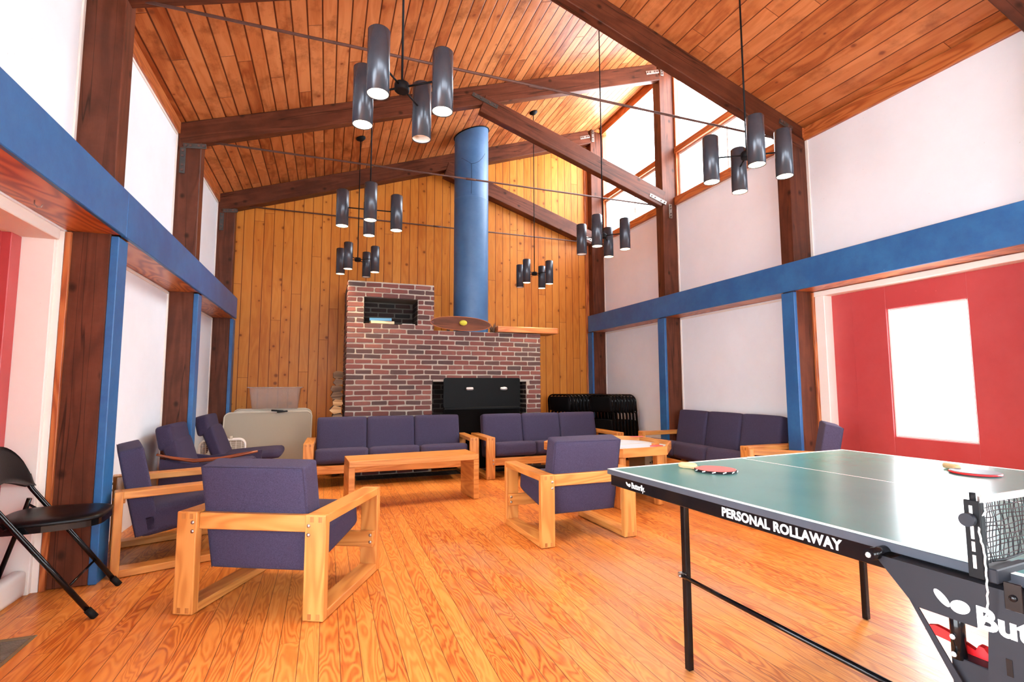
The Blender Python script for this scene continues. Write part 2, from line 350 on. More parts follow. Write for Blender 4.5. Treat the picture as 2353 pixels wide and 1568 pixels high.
class MB:
    def __init__(s): s.v = []; s.f = []; s.uv = []; s.mi = []; s.sm = []
    def _add(s, vs, fs, uvs, mat, smooth, mx=None):
        o = len(s.v)
        for p in vs: s.v.append((mx @ p) if mx is not None else Vector(p))
        for f, uf in zip(fs, uvs):
            s.f.append([i+o for i in f]); s.uv.append(uf); s.mi.append(mat); s.sm.append(smooth)
    def box(s, c, size, rot=None, bev=0.003, mat=0, seg=1, grain=None):
        vs, fs, ns = _box_data(size, bev, seg)
        g = grain if grain is not None else max(range(3), key=lambda i: size[i])
        oths = [i for i in range(3) if i != g]
        r1, r2 = random.random()*20, random.random()*20
        uvs = []
        for f, nn in zip(fs, ns):
            k = max(range(3), key=lambda i: abs(nn[i]))
            a = oths[0] if k != oths[0] else oths[1]
            if k == g: uvs.append([(vs[i][oths[0]]*0.3+r1, vs[i][oths[1]]+r2) for i in f])
            else: uvs.append([(vs[i][g]+r1, vs[i][a]+r2+k*0.37) for i in f])
        mx = Matrix.Translation(Vector(c))
        if rot is not None: mx = mx @ (rot if isinstance(rot, Matrix) and len(rot) == 4 else (Euler(rot).to_matrix().to_4x4() if not isinstance(rot, Matrix) else rot.to_4x4()))
        s._add(vs, fs, uvs, mat, False, mx); return s
    def cb(s, x0, x1, y0, y1, z0, z1, **k):
        return s.box(((x0+x1)/2, (y0+y1)/2, (z0+z1)/2), (abs(x1-x0), abs(y1-y0), abs(z1-z0)), **k)
    def tube(s, pts, r, seg=10, mat=0, closed=False, caps=True, flat=1.0):
        pts = [Vector(p) for p in pts]; n = len(pts); rings = []
        rr = r if hasattr(r, '__len__') else [r]*n
        up = None
        for i, p in enumerate(pts):
            if closed: t = (pts[(i+1) % n]-pts[i-1])
            else: t = pts[min(i+1, n-1)]-pts[max(i-1, 0)]
            t.normalize()
            if up is None:
                a = Vector((0, 0, 1)) if abs(t.z) < 0.9 else Vector((1, 0, 0))
                up = (a - t*a.dot(t)).normalized()
            else:
                up = (up - t*up.dot(t)); up = up.normalized() if up.length > 1e-6 else t.orthogonal().normalized()
            sd = t.cross(up)
            rings.append([p + (up*math.cos(2*PI*k/seg)*flat + sd*math.sin(2*PI*k/seg))*rr[i] for k in range(seg)])
        vs = [q for rg in rings for q in rg]; fs = []; uvs = []
        m = n if closed else n-1
        d = 0
        for i in range(m):
            j = (i+1) % n; L = (pts[j]-pts[i]).length
            for k in range(seg):
                k2 = (k+1) % seg
                fs.append([i*seg+k, i*seg+k2, j*seg+k2, j*seg+k])
                uvs.append([(d, k*0.02), (d, (k+1)*0.02), (d+L, (k+1)*0.02), (d+L, k*0.02)])
            d += L
        s._add(vs, fs, uvs, mat, True)
        if caps and not closed:
            o = len(s.v)-len(vs)
            for ring, rev in ((list(range(seg)), False), ([(n-1)*seg+k for k in range(seg)], True)):
                f = ring if rev else ring[::-1]
                s.f.append([i+o for i in f]); s.uv.append([(0.01*math.cos(k), 0.01*math.sin(k)) for k in range(seg)]); s.mi.append(mat); s.sm.append(False)
        return s
    def cyl(s, p0, p1, r, seg=20, mat=0, r2=None, caps=True):
        return s.tube([p0, p1], [r, r if r2 is None else r2], seg, mat, caps=caps)
    def lathe(s, prof, c=(0, 0, 0), seg=24, mat=0, mx=None, smooth=True):
        vs = []; fs = []; uvs = []
        for (r, z) in prof:
            for k in range(seg): vs.append(Vector((r*math.cos(2*PI*k/seg), r*math.sin(2*PI*k/seg), z)))
        for i in range(len(prof)-1):
            for k in range(seg):
                k2 = (k+1) % seg
                fs.append([i*seg+k, i*seg+k2, (i+1)*seg+k2, (i+1)*seg+k])
                uvs.append([(i*0.05, k*0.02)]*4)
        m = Matrix.Translation(Vector(c)) @ (mx if mx is not None else Matrix.Identity(4))
        s._add(vs, fs, uvs, mat, smooth, m); return s
    def prism(s, poly, thick, mx=None, mat=0, holes=None, smooth=False, endmat=None):
        """poly: 2d points (x,y) ccw, extruded along z 0..thick, then mx"""
        n = len(poly)
        vs = [Vector((p[0], p[1], 0)) for p in poly]+[Vector((p[0], p[1], thick)) for p in poly]
        r1, r2 = random.random()*9, random.random()*9
        if endmat is None: endmat = mat
        s0 = len(s.v)
        s._add(vs, [list(range(n))[::-1], [n+i for i in range(n)]],
               [[(vs[i].x+r1, vs[i].y+r2) for i in list(range(n))[::-1]], [(vs[i].x+r1, vs[i].y+r2) for i in range(n)]], endmat, False, mx)
        for i in range(n):
            j = (i+1) % n
            s.f.append([s0+i, s0+j, s0+n+j, s0+n+i]); s.uv.append([(i*0.05, 0), (i*0.05+.05, 0), (i*0.05+.05, thick), (i*0.05, thick)])
            s.mi.append(mat); s.sm.append(smooth)
        return s
    def cushion(s, c, size, r=0.03, bulge=(0.01, 0.01, 0.015), rot=None, n=9, mat=0, shear=None, taper=None):
        bm = bmesh.new(); bmesh.ops.create_cube(bm, size=2)
        bmesh.ops.subdivide_edges(bm, edges=bm.edges[:], cuts=n, use_grid_fill=True)
        hx, hy, hz = [q/2 for q in size]
        vs = []
        for v in bm.verts:
            p = v.co
            def cor(t): return math.copysign(1-(1-abs(t))**1.6, t)
            q = Vector((cor(p.x)*hx, cor(p.y)*hy, cor(p.z)*hz))
            inner = Vector((max(-hx+r, min(hx-r, q.x)), max(-hy+r, min(hy-r, q.y)), max(-hz+r, min(hz-r, q.z))))
            d = q-inner
            if d.length > 1e-9:
                # keep flat faces flat, round edges
                k = d.length
                o = inner + d.normalized()*min(r, k if sum(abs(t) > 1e-6 for t in d) == 1 else r)
            else: o = q
            fx, fy, fz = 1-p.x*p.x, 1-p.y*p.y, 1-p.z*p.z
            o += Vector((math.copysign(bulge[0]*fy*fz, p.x) if abs(p.x) > 0.98 else 0,
                         math.copysign(bulge[1]*fx*fz, p.y) if abs(p.y) > 0.98 else 0,
                         math.copysign(bulge[2]*fx*fy, p.z) if abs(p.z) > 0.98 else 0))
            if shear: o.y += shear*o.z
            vs.append(o)
        bm.faces.ensure_lookup_table()
        fs = [[v.index for v in f.verts] for f in bm.faces]
        bm.free()
        mx = Matrix.Translation(Vector(c)) @ (Euler(rot).to_matrix().to_4x4() if rot is not None else Matrix.Identity(4))
        s._add(vs, fs, [[(vs[i].x, vs[i].z) for i in f] for f in fs], mat, True, mx); return s
    def sphere(s, c, r, seg=16, mat=0, sc=(1, 1, 1)):
        prof = [(r*math.sin(PI*i/(seg//2)), -r*math.cos(PI*i/(seg//2))) for i in range(seg//2+1)]
        return s.lathe([(max(a, 1e-5), b) for a, b in prof], c, seg, mat, Matrix.Diagonal((*sc, 1)))
    def build(s, name, mats, parent=None, loc=None):
        me = bpy.data.meshes.new(name)
        me.from_pydata([tuple(v) for v in s.v], [], s.f)
        if not isinstance(mats, (list, tuple)): mats = [mats]
        for m in mats: me.materials.append(m)
        me.polygons.foreach_set('material_index', s.mi)
        me.polygons.foreach_set('use_smooth', s.sm)
        ul = me.uv_layers.new(name='UVMap')
        flat = [c for uf in s.uv for p in uf for c in p]
        ul.data.foreach_set('uv', flat)
        me.update()
        o = bpy.data.objects.new(name, me); COL.objects.link(o)
        if parent is not None: o.parent = parent
        if loc is not None: o.location = loc
        return o

def tag(o, label, cat, group=None, kind=None):
    o['label'] = label; o['category'] = cat
    if group: o['group'] = group
    if kind: o['kind'] = kind
    return o
def thing(name, label, cat, loc=(0, 0, 0), rz=0.0, group=None):
    o = bpy.data.objects.new(name, None); COL.objects.link(o); o.empty_display_size = 0.1
    o.location = loc; o.rotation_euler = (0, 0, rz); return tag(o, label, cat, group)
def struct(name, mb, mats, parent=None):
    o = mb.build(name, mats, parent)
    if parent is None: o['kind'] = 'structure'
    return o
def copy_tree(o, parent=None):
    c = o.copy(); COL.objects.link(c)
    if parent is not None: c.parent = parent
    for ch in list(o.children): copy_tree(ch, c)
    return c
def MX(loc, xaxis, yaxis, zaxis):
    x, y, z = Vector(xaxis), Vector(yaxis), Vector(zaxis)
    return Matrix(((x.x, y.x, z.x, loc[0]), (x.y, y.y, z.y, loc[1]), (x.z, y.z, z.z, loc[2]), (0, 0, 0, 1)))
def rounded(w, h, r, n=6, x0=0.0, y0=0.0):
    pts = []
    for cx, cy, a0 in ((w-r, r, -PI/2), (w-r, h-r, 0), (r, h-r, PI/2), (r, r, PI)):
        for i in range(n+1):
            a = a0+PI/2*i/n; pts.append((x0+cx+r*math.cos(a), y0+cy+r*math.sin(a)))
    return pts
def text_mesh(body, size, extrude, mat, name, parent, mx, bold=0.0, spacing=1.0, xscale=1.0):
    cu = bpy.data.curves.new(name, 'FONT'); cu.body = body; cu.size = size; cu.extrude = extrude
    cu.offset = bold; cu.space_character = spacing; cu.resolution_u = 4
    t = bpy.data.objects.new(name+'_tmp', cu); COL.objects.link(t)
    dg = bpy.context.evaluated_depsgraph_get()
    me = bpy.data.meshes.new_from_object(t.evaluated_get(dg)); me.name = name
    COL.objects.unlink(t); bpy.data.objects.remove(t); bpy.data.curves.remove(cu)
    me.transform(Matrix.Diagonal((xscale, 1, 1, 1))); me.transform(mx)
    me.materials.clear(); me.materials.append(mat)
    o = bpy.data.objects.new(name, me); COL.objects.link(o); o.parent = parent
    return o

# ------------------------------------------------------------------ room dimensions
XL, XR = -1.46, 4.52            # wall planes
YB, YE = -2.6, 7.78             # wall behind the viewer / far wall
S = 0.336                       # roof slope
ZE = 3.73                       # roof underside at the eaves
YP = [1.60, 3.62, 5.64, 7.62]   # near faces of the posts
TP = 0.155
RX = 1.53; RZ = ZE + S*(RX-XL-0.0)
zl = lambda x: ZE + S*(x-XL)
zr = lambda x: ZE + S*(XR-x)

# floor
b = MB(); b.cb(-1.9, 4.9, YB-0.1, YE+0.1, -0.12, 0.0, bev=0); struct('floor', b, M['floor'])

# roof slopes
def slab(name, pts, mat, th=0.12):
    """pts: 4 corners of the underside, counter clockwise from below"""
    mb = MB(); up = Vector((0, 0, th))
    vs = [Vector(p) for p in pts]; vs += [v+up for v in vs]
    fs = [[0, 1, 2, 3], [7, 6, 5, 4]]+[[i, i+4, (i+1) % 4+4, (i+1) % 4] for i in range(4)]
    mb._add(vs, fs, [[(0, 0)]*4 for f in fs], 0, False)
    return struct(name, mb, mat)
slab('ceiling', [(XL-0.3, YB-.1, zl(XL-.3)), (XL-0.3, YE+.1, zl(XL-.3)), (XR+0.25, YE+.1, zl(XR+.25)), (XR+0.25, YB-.1, zl(XR+.25))], M['ceilL'])
slab('ceiling_right', [(RX, YB-.1, RZ-0.002), (RX, YP[1]+TP, RZ-0.002), (XR+0.3, YP[1]+TP, zr(XR+.3)), (XR+0.3, YB-.1, zr(XR+.3))], M['ceilR'])
# gable upstand over the first right rafter, closing the raised roof
b = MB()
b.prism([(RX, 0), (XR+.02, zr(XR)-RZ), (XR+.02, zl(XR)-RZ)], 0.08, MX((0, YP[1]+TP, RZ), (1, 0, 0), (0, 0, 1), (0, -1, 0)))
struct('wall_upper', b, M['white'])

# far wall, knotty pine
b = MB(); b.cb(XL-.1, XR+.1, YE, YE+.12, 0, 6.2, bev=0); struct('wall_back', b, M['endpine'])

# left wall
b = MB()
b.cb(XL-.12, XL, YP[1]+0.0, YE, 0, ZE+.02, bev=0)                         # bays beyond the door
b.cb(XL-.12, XL, YB, YP[1]+0.02, 2.03, ZE+.02, bev=0)                      # above the door bays
b.cb(XL-.12, XL, YB, -1.2, 0, 2.06, bev=0)
struct('wall_left', b, M['white'])
# right wall
b = MB()
b.cb(XR, XR+.12, YP[1]-.02, YE, 0, 3.66, bev=0)
b.cb(XR, XR+.12, YB, YP[1]+0.02, 2.03, ZE+.02, bev=0)
b.cb(XR, XR+.12, YB, -1.2, 0, 2.06, bev=0)
struct('wall_right', b, M['white'])
# wall behind the viewer with wide glazing
b = MB()
for x0, x1 in ((XL-.1, -1.2), (.35, 0.75), (2.05, 2.65), (4.15, XR+.1)): b.cb(x0, x1, YB-.12, YB, 0, 3.1, bev=0)
b.cb(XL-.1, XR+.1, YB-.12, YB, 3.1, 4.9, bev=0); b.cb(XL-.1, XR+.1, YB-.12, YB, 0, 0.9, bev=0); b.cb(XL-.1, XR+.1, YB-.12, YB, 2.6, 3.1, bev=0)
struct('wall_front', b, M['white'])
wn = 1
def window(n, x0, x1, y0, y1, z0, z1, axis, mull=0, fr=0.05, d=0.05, mat=None, glass=True, zmull=0, poly=None):
    """framed opening in a plane: axis 'x' means the plane is x = x0..x1 thick"""
    mat = mat or M['winframe']
    b = MB()
    if axis == 'x':
        xs = (x0, x1)
        b.cb(x0, x1, y0, y0+fr, z0, z1, bev=.004); b.cb(x0, x1, y1-fr, y1, z0, z1, bev=.004)
        b.cb(x0, x1, y0+fr, y1-fr, z0, z0+fr, bev=.004); b.cb(x0, x1, y0+fr, y1-fr, z1-fr, z1, bev=.004)
        for k in range(mull):
            yy = y0+(y1-y0)*(k+1)/(mull+1); b.cb(x0+.01, x1-.01, yy-.010, yy+.010, z0+fr, z1-fr, bev=.002)
    else:
        b.cb(x0, x0+fr, y0, y1, z0, z1, bev=.004); b.cb(x1-fr, x1, y0, y1, z0, z1, bev=.004)
        b.cb(x0+fr, x1-fr, y0, y1, z0, z0+fr, bev=.004); b.cb(x0+fr, x1-fr, y0, y1, z1-fr, z1, bev=.004)
    o = struct('window_%d' % n, b, mat)
    g = MB()
    if axis == 'x': g.cb((x0+x1)/2-.002, (x0+x1)/2+.002, y0+fr*.6, y1-fr*.6, z0+fr*.6, z1-fr*.6, bev=0)
    else: g.cb(x0+fr*.6, x1-fr*.6, (y0+y1)/2-.002, (y0+y1)/2+.002, z0+fr*.6, z1-fr*.6, bev=0)
    g.build('pane', M['glass'], o)
    return o
for i, (x0, x1) in enumerate(((-1.2, .35), (0.75, 2.05), (2.65, 4.15))):
    window(5+i, x0, x1, YB-.09, YB-.03, 0.9, 2.6, 'y')

# clerestory: the raised part of the right wall between posts 1-2 and 2-3
k = 0
for bi in (1, 2):
    y0, y1 = YP[bi]+TP, YP[bi+1]
    if bi == 1: y0 = YP[1]+TP
    b = MB()
    b.cb(XR-.05, XR+.10, y0-TP-.02, y1+.02, 3.62, 3.73, bev=.004)           # sill rail
    b.cb(XR-.02, XR+.08, y0, y1, 4.37, 4.46, bev=.004)                      # middle rail
    b.cb(XR-.03, XR+.08, y0-TP, y1+.05, zl(XR)-.15, zl(XR)+.05, bev=.004)   # head plate
    b.cb(XR-.01, XR+.08, y0, y0+.03, 3.73, zl(XR)-.1, bev=.003)
    b.cb(XR-.01, XR+.08, y1-.03, y1, 3.73, zl(XR)-.1, bev=.003)
    struct('trim_%d' % (10+bi), b, M['trimwood'])
    window(1+2*(bi-1), XR+.03, XR+.07, y0+.03, y1-.03, 3.73, 4.37, 'x', mull=1, fr=0.035)
    g = MB(); g.cb(XR+.045, XR+.05, y0+.03, y1-.03, 4.46, zl(XR)-.1, bev=0)
    struct('window_%d' % (2+2*(bi-1)), g, M['glass'])
# return wall between raised roof and low eave is glazed up to the first post: closing piece
b = MB(); b.cb(XR, XR+.1, YP[1], YP[1]+TP, 3.6, zl(XR), bev=0); struct('trim_20', b, M['trimwood'])

# eave trims under the roof boards
b = MB(); b.cb(XR-.035, XR, YB, YP[1], 3.60, 3.73, bev=.004); struct('trim_1', b, M['trimwood'])
b = MB(); b.cb(XL, XL+.03, YB, YE, 3.62, 3.74, bev=.004); struct('trim_2', b, M['trimwood'])
# thin cream battens around the wall panels
n = 3
for side in (0, 1):
    xw = XL if side == 0 else XR
    sx = 1 if side == 0 else -1
    for bi in (1, 2):
        y0, y1 = YP[bi]+TP, YP[bi+1]
        b = MB()
        for (z0, z1) in ((0.0, 2.03), (2.2, 3.62)):
            for yy in (y0, y1-.022): b.cb(xw, xw+sx*.012, yy, yy+.022, z0, z1, bev=.002)
            b.cb(xw, xw+sx*.012, y0, y1, z1-.02, z1, bev=.002)
        struct('trim_%d' % n, b, M['cream']); n += 1
    b = MB(); b.cb(xw, xw+sx*.012, YP[1]-.03, YP[1], 2.2, 3.62, bev=.002); struct('trim_%d' % n, b, M['cream']); n += 1
b = MB(); b.cb(XL, XL+.05, YE-.03, YE-.001, 2.3, 3.6, bev=.003); b.cb(4.22, 4.30, YE-.02, YE-.001, 0, 5.6, bev=.003)
struct('trim_%d' % n, b, M['trimwood'])

# ------------------------------------------------------------------ posts, beams, rafters, rods
side_name = ['left', 'right']
ordn = ['nearest the camera', 'at mid-room', 'in the far corner']
XIL, XIR = -1.245, 4.285
post_no = 0
for side in (0, 1):
    for i, y in enumerate(YP):
        if i == 0 and side == 0: pass
        top = (zl(XIL)-.05) if (side == 0) else ((zr(XIR)-.03) if i < 2 else zl(XIR)-0.02)
        lab = {0: 'brown timber post behind the camera on the %s wall' % side_name[side],
               1: 'brown timber post on the %s wall beside the red door bay, nearest full-height post' % side_name[side],
               2: 'middle brown timber post on the %s wall' % side_name[side],
               3: 'brown timber corner post on the %s wall against the pine end wall' % side_name[side]}[i]
        t = thing('timber_post', lab, 'post', (0, y, 0), 0, 'brown timber posts along both side walls')
        b = MB()
        if side == 0: b.cb(XL+.001, XIL, 0, TP, 0, top, bev=.006)
        else: b.cb(XIR, XR-.001, 0, TP, 0, top, bev=.006)
        b.build('post_shaft', M['timber'], t)
        b = MB()
        if side == 0: b.cb(XIL, XIL+.042, -.002, TP-.01, 0.0, 2.03, bev=.004)
        else: b.cb(XIR-.035, XIR, -.002, TP-.01, 0.0, 2.03, bev=.004)
        f = b.build('facing_board', M['blue'], t); f['label'] = 'blue painted facing board'
        if i == 1:
            b = MB()
            if side == 0: b.cb(XL+.002, XL+.03, -.022, -.001, 0, 2.03, bev=.002)
            else: b.cb(XR-.045, XR-.002, -.022, -.001, 0, 2.03, bev=.002)
            b.build('edge_strip', M['trimwood'], t)

ZB0, ZB1 = 2.035, 2.318
# left beam
t = thing('blue_beam', 'blue painted beam running along the left wall with wood soffit', 'beam', (0, 0, 0), 0, 'blue beams along the side walls')
b = MB(); b.cb(-1.200, -1.174, YB+.01, YP[1]+.015, ZB0, ZB1, bev=.004); b.cb(-1.200, -1.174, YP[1]+.018, 7.66, ZB0, ZB1, bev=.004)
b.build('fascia_board', M['blue'], t)
for i in range(4):
    y0 = YB+.01 if i == 0 else YP[i-1]+TP
    b = MB(); b.cb(XL+.001, -1.201, y0, YP[i], ZB0+.004, ZB0+.03, bev=.002); b.build('soffit', M['soffit'], t)
    b = MB(); b.cb(XL+.001, -1.201, y0, YP[i], ZB1-.03, ZB1-.004, bev=.002); b.build('top_board', M['trimwood'], t)
# right beam
t = thing('blue_beam', 'blue painted beam running along the right wall above the red panel', 'beam', (0, 0, 0), 0, 'blue beams along the side walls')
b = MB(); b.cb(4.222, 4.249, YB+.01, 7.70, ZB0, ZB1, bev=.004); b.build('fascia_board', M['blue'], t)
for i in range(4):
    y0 = YB+.01 if i == 0 else YP[i-1]+TP
    b = MB(); b.cb(4.25, XR-.001, y0, YP[i], ZB0+.004, ZB0+.03, bev=.002); b.build('soffit', M['soffit'], t)
    b = MB(); b.cb(4.25, XR-.001, y0, YP[i], ZB1-.03, ZB1-.004, bev=.002); b.build('top_board', M['trimwood'], t)

RW, RD = 0.10, 0.245     # rafter width, vertical depth
def rafter(x0, x1, y, left, label, drop=0.0, y1=None, straps=()):
    t = thing('roof_rafter', label, 'rafter', (0, 0, 0), 0, 'brown sloping roof rafters')
    zf = zl if left else zr
    b = MB(); z0, z1 = zf(x0), zf(x1)
    L = math.hypot(x1-x0, z1-z0); ang = math.atan2(z1-z0, x1-x0)
    yo = .005 if left else .010
    ya, yb = y-yo, (y1 or y+RW-yo)
    c = Vector(((x0+x1)/2, (ya+yb)/2, (z0+z1)/2-RD/2-drop))
    d = RD*math.cos(ang)
    b.box(c, (L, yb-ya, d), rot=(0, -ang, 0), bev=.006)
    b.build('rafter_beam', M['timber'], t)
    for (x, dz, ang2, ln, mt) in straps:
        sb = MB(); zc = zf(x)-dz
        sb.box((x, y-yo-.004, zc), (ln, .008, .05), rot=(0, -ang2, 0), bev=.002)
        so = sb.build('steel_strap', M[mt], t)
        for q in (-.38, -.18, .18, .38):
            px, pz = x+math.cos(ang2)*ln*q, zc+math.sin(ang2)*ln*q
            bb = MB(); bb.cyl((px, y-yo-.008, pz), (px, y-yo-.018, pz), .011, 10); bb.build('bolt', M['rust'], so)
    return t
a = math.atan(S)
rafter(XL+.01, RX+.1, 1.762, True, 'brown rafter above the camera sloping up from the left wall')
rafter(XL+.01, RX+.1, YP[1], True, 'brown rafter above the nearest left post, just out of the frame')
rafter(XL+.01, XIR-.02, YP[2], True, 'long brown rafter from the middle left post up to the tall clerestory post',
       straps=[(-1.30, .27, a*.3, .20, 'darksteel'), (-1.40, .40, PI/2, .26, 'darksteel'), (4.17, .12, a, .22, 'steel'), (4.33, .10, PI/2, .18, 'steel')])
rafter(XL+.01, XIR-.02, YP[3], True, 'far brown rafter lying against the pine end wall', y1=YE-.001,
       straps=[(-1.30, .27, a*.3, .18, 'darksteel'), (-1.40, .40, PI/2, .24, 'darksteel'), (4.17, .12, a, .20, 'steel'), (4.33, .12, PI/2, .22, 'steel')])
rafter(RX-.05, XR-.01, 1.762, False, 'dark brown rafter in the top right corner of the photo')
rafter(RX-.05, XR-.01, YP[1], False, 'brown rafter descending right in front of the bright clerestory glass',
       straps=[(4.25, .10, -a, .18, 'darksteel')])
rafter(RX+.16, XIR+.01, YP[2], False, 'brown brace rafter crossing from mid roof down to the middle right post', drop=0.0,
       straps=[(1.72, .08, -a, .34, 'darksteel'), (4.20, .17, -a, .28, 'steel'), (4.40, .25, PI/2, .20, 'steel')])
rafter(RX+.16, XIR+.01, YP[3], False, 'farthest brown brace rafter running down behind the blue flue', y1=YE-.001,
       straps=[(4.20, .17, -a, .24, 'steel')])
for i, (y, lab) in enumerate(((YP[1], 'rusty steel tie rod spanning the room nearest the camera'), (YP[2], 'rusty steel tie rod spanning the room between the middle posts'),
                             (YP[3], 'rusty steel tie rod close to the pine end wall'))):
    z = (3.594, 3.600, 3.617)[i]
    b = MB(); b.cyl((XIL-.02, y+.05 if i else y+.045, z), (XIR+.02, y+.05 if i else y+.045, z), .0105, 12)
    b.cyl((1.5, y+.05, z), (1.62, y+.05, z), .015, 8)
    o = b.build('tie_rod', M['rust']); tag(o, lab, 'rod', 'steel tie rods across the room')

# ------------------------------------------------------------------ door bays
# right: red panel wall with tall window, cream frame
XD = 4.60
b = MB()
b.cb(XD, XD+.05, 3.00, 3.50, 0, 1.99, bev=.002)
b.cb(XD, XD+.05, 1.62, 2.395, 0, 1.99, bev=.002)
b.cb(XD, XD+.05, 2.395, 3.00, 0, 0.675, bev=.002)
b.cb(XD, XD+.05, 2.395, 3.00, 1.785, 1.99, bev=.002)
b.cb(XD-.002, XD, 3.30, 3.303, 0, 1.99, bev=0)
d = struct('door_1', b, M['red'])
window(8, XD+.02, XD+.05, 2.395, 3.00, 0.675, 1.785, 'x', fr=0.02)
b = MB()
b.cb(XR-.02, XD+.06, 3.50, 3.60, 0, 2.03, bev=.004); b.cb(XR-.03, XD+.06, 1.62, 3.60, 1.985, 2.034, bev=.004)
b.cb(XR-.02, XD+.06, 1.60-TP*0, 1.62, 0, 2.03, bev=.004)
struct('trim_21', b, M['cream'])
# big windows further right, behind the camera
window(9, XR+.03, XR+.08, -1.2, 1.55, 0.95, 2.06, 'x', mull=2)
b = MB(); b.cb(XR, XR+.12, -1.2, 1.60, 0, .95, bev=0); struct('wall_right_low', b, M['white'])

# left: red door in a deep cream frame
XD = -1.68
b = MB()
b.cb(XD-.05, XD, 1.9, 3.47, 0, 1.97, bev=.003)
b.cb(XD, XD+.012, 2.05, 2.08, .1, 1.9, bev=.002)
d = struct('door_2', b, M['red'])
b = MB(); b.cyl((XD, 3.10, 1.0), (XD+.05, 3.10, 1.0), .012); b.sphere((XD+.06, 3.10, 1.0), .028); b.build('door_handle', M['chrome'], d)
b = MB(); b.cb(XD-.05, XD+.04, 3.471, 3.569, 0, 1.97, bev=.003); b.build('door_edge', M['red'], d)
b = MB()
b.cb(XD-.05, XL-.03, 3.57, 3.619, 0, 2.03, bev=.004); b.cb(XL-.12, XL-.001, 3.598, 3.66, 0, 2.03, bev=.002); b.cb(XD-.05, XL-.01, 1.80, 3.569, 1.97, 2.034, bev=.004); b.cb(XD-.05, XL, 1.76, 1.90, 0, 2.03, bev=.004)
struct('trim_22', b, M['cream'])
window(10, XL-.10, XL-.04, -1.2, 1.76, 0.1, 2.06, 'x', mull=2)

# ------------------------------------------------------------------ pendants
def shade_parts(root, ang, lit):
    cx, cy = .236*math.cos(ang), .236*math.sin(ang)
    b = MB(); r, h = .0545, .330
    zt, zb = .165-.01, -.165-.01
    b.lathe([(.001, zt), (r-.006, zt), (r, zt-.006), (r, zb), (r-.003, zb), (r-.003, zb+.20)], (cx, cy, 0), 28, 0)
    sh = b.build('lamp_shade', M['shade'], root)
    b = MB(); b.lathe([(r-.0035, zb+.004), (r-.0035, zb+.13), (.001, zb+.13)], (cx, cy, 0), 24, 0); b.build('reflector', M['shadein'], sh)
    b = MB(); b.lathe([(.001, zb+.028), (.028, zb+.030), (.044, zb+.040), (.047, zb+.055), (.030, zb+.10), (.02, zb+.128)], (cx, cy, 0), 24, 0)
    b.build('bulb', M['bulb'] if lit else M['bulboff'], sh)
    b = MB(); b.cyl((.02*math.cos(ang), .02*math.sin(ang), 0), ((.236-r)*math.cos(ang), (.236-r)*math.sin(ang), 0), .0055, 10)
    b.build('arm', M['blackmat'], root)
    if lit:
        ld = bpy.data.lights.new('bulb_light', 'SPOT'); ld.energy = 26; ld.color = (1, .72, .42); ld.spot_size = 1.75; ld.spot_blend = .7; ld.shadow_soft_size = .04
        lo = bpy.data.objects.new('bulb_light', ld); COL.objects.link(lo); lo.parent = root; lo.location = (cx, cy, zb+.02)
def pendant(x, y, az, off, label, right=False):
    hz = 2.72
    t = thing('pendant_lamp', label, 'pendant lamp', (x, y, hz), 0, 'four-cylinder pendant lamps')
    zc = (zr(x) if right else zl(x)) - hz
    b = MB(); b.lathe([(.001, .022), (.036, .022), (.040, .014), (.040, -.018), (.034, -.024), (.001, -.024)], (0, 0, 0), 24); b.build('hub', M['blackmat'], t)
    b = MB(); b.cyl((0, 0, .02), (0, 0, zc-.03), .0062, 10); b.build('stem', M['blackmat'], t)
    b = MB(); sl = Matrix.Rotation(-math.atan(S)*(1 if not right else -1), 4, 'Y')
    b.lathe([(.001, 0), (.058, 0), (.062, -.006), (.055, -.022), (.014, -.045), (.001, -.046)], (0, 0, zc-.002), 24, 0, sl); b.build('canopy', M['blackmat'], t)
    for kk in range(4):
        shade_parts(t, math.radians(az)+kk*PI/2, kk not in off)
    return t
# azimuths: index 0 points to az, then +90 degrees each
pendant(.335, 2.62, 233.8, (2,), 'closest pendant lamp of four grey cylinders at upper left, one unlit')
pendant(2.705, 2.62, 238, (), 'pendant lamp in front of the right clerestory windows', right=True)
pendant(.325, 4.63, 267, (), 'pendant lamp in the second row at left, in front of the pine wall')
pendant(2.735, 4.63, 225, (3,), 'pendant lamp hanging beside the far right corner post, one shade unlit')
pendant(.325, 6.57, 239, (2,), 'farthest left pendant lamp above the brick tower')
pendant(2.75, 6.57, 220, (3,), 'farthest right pendant lamp, right of the blue flue')

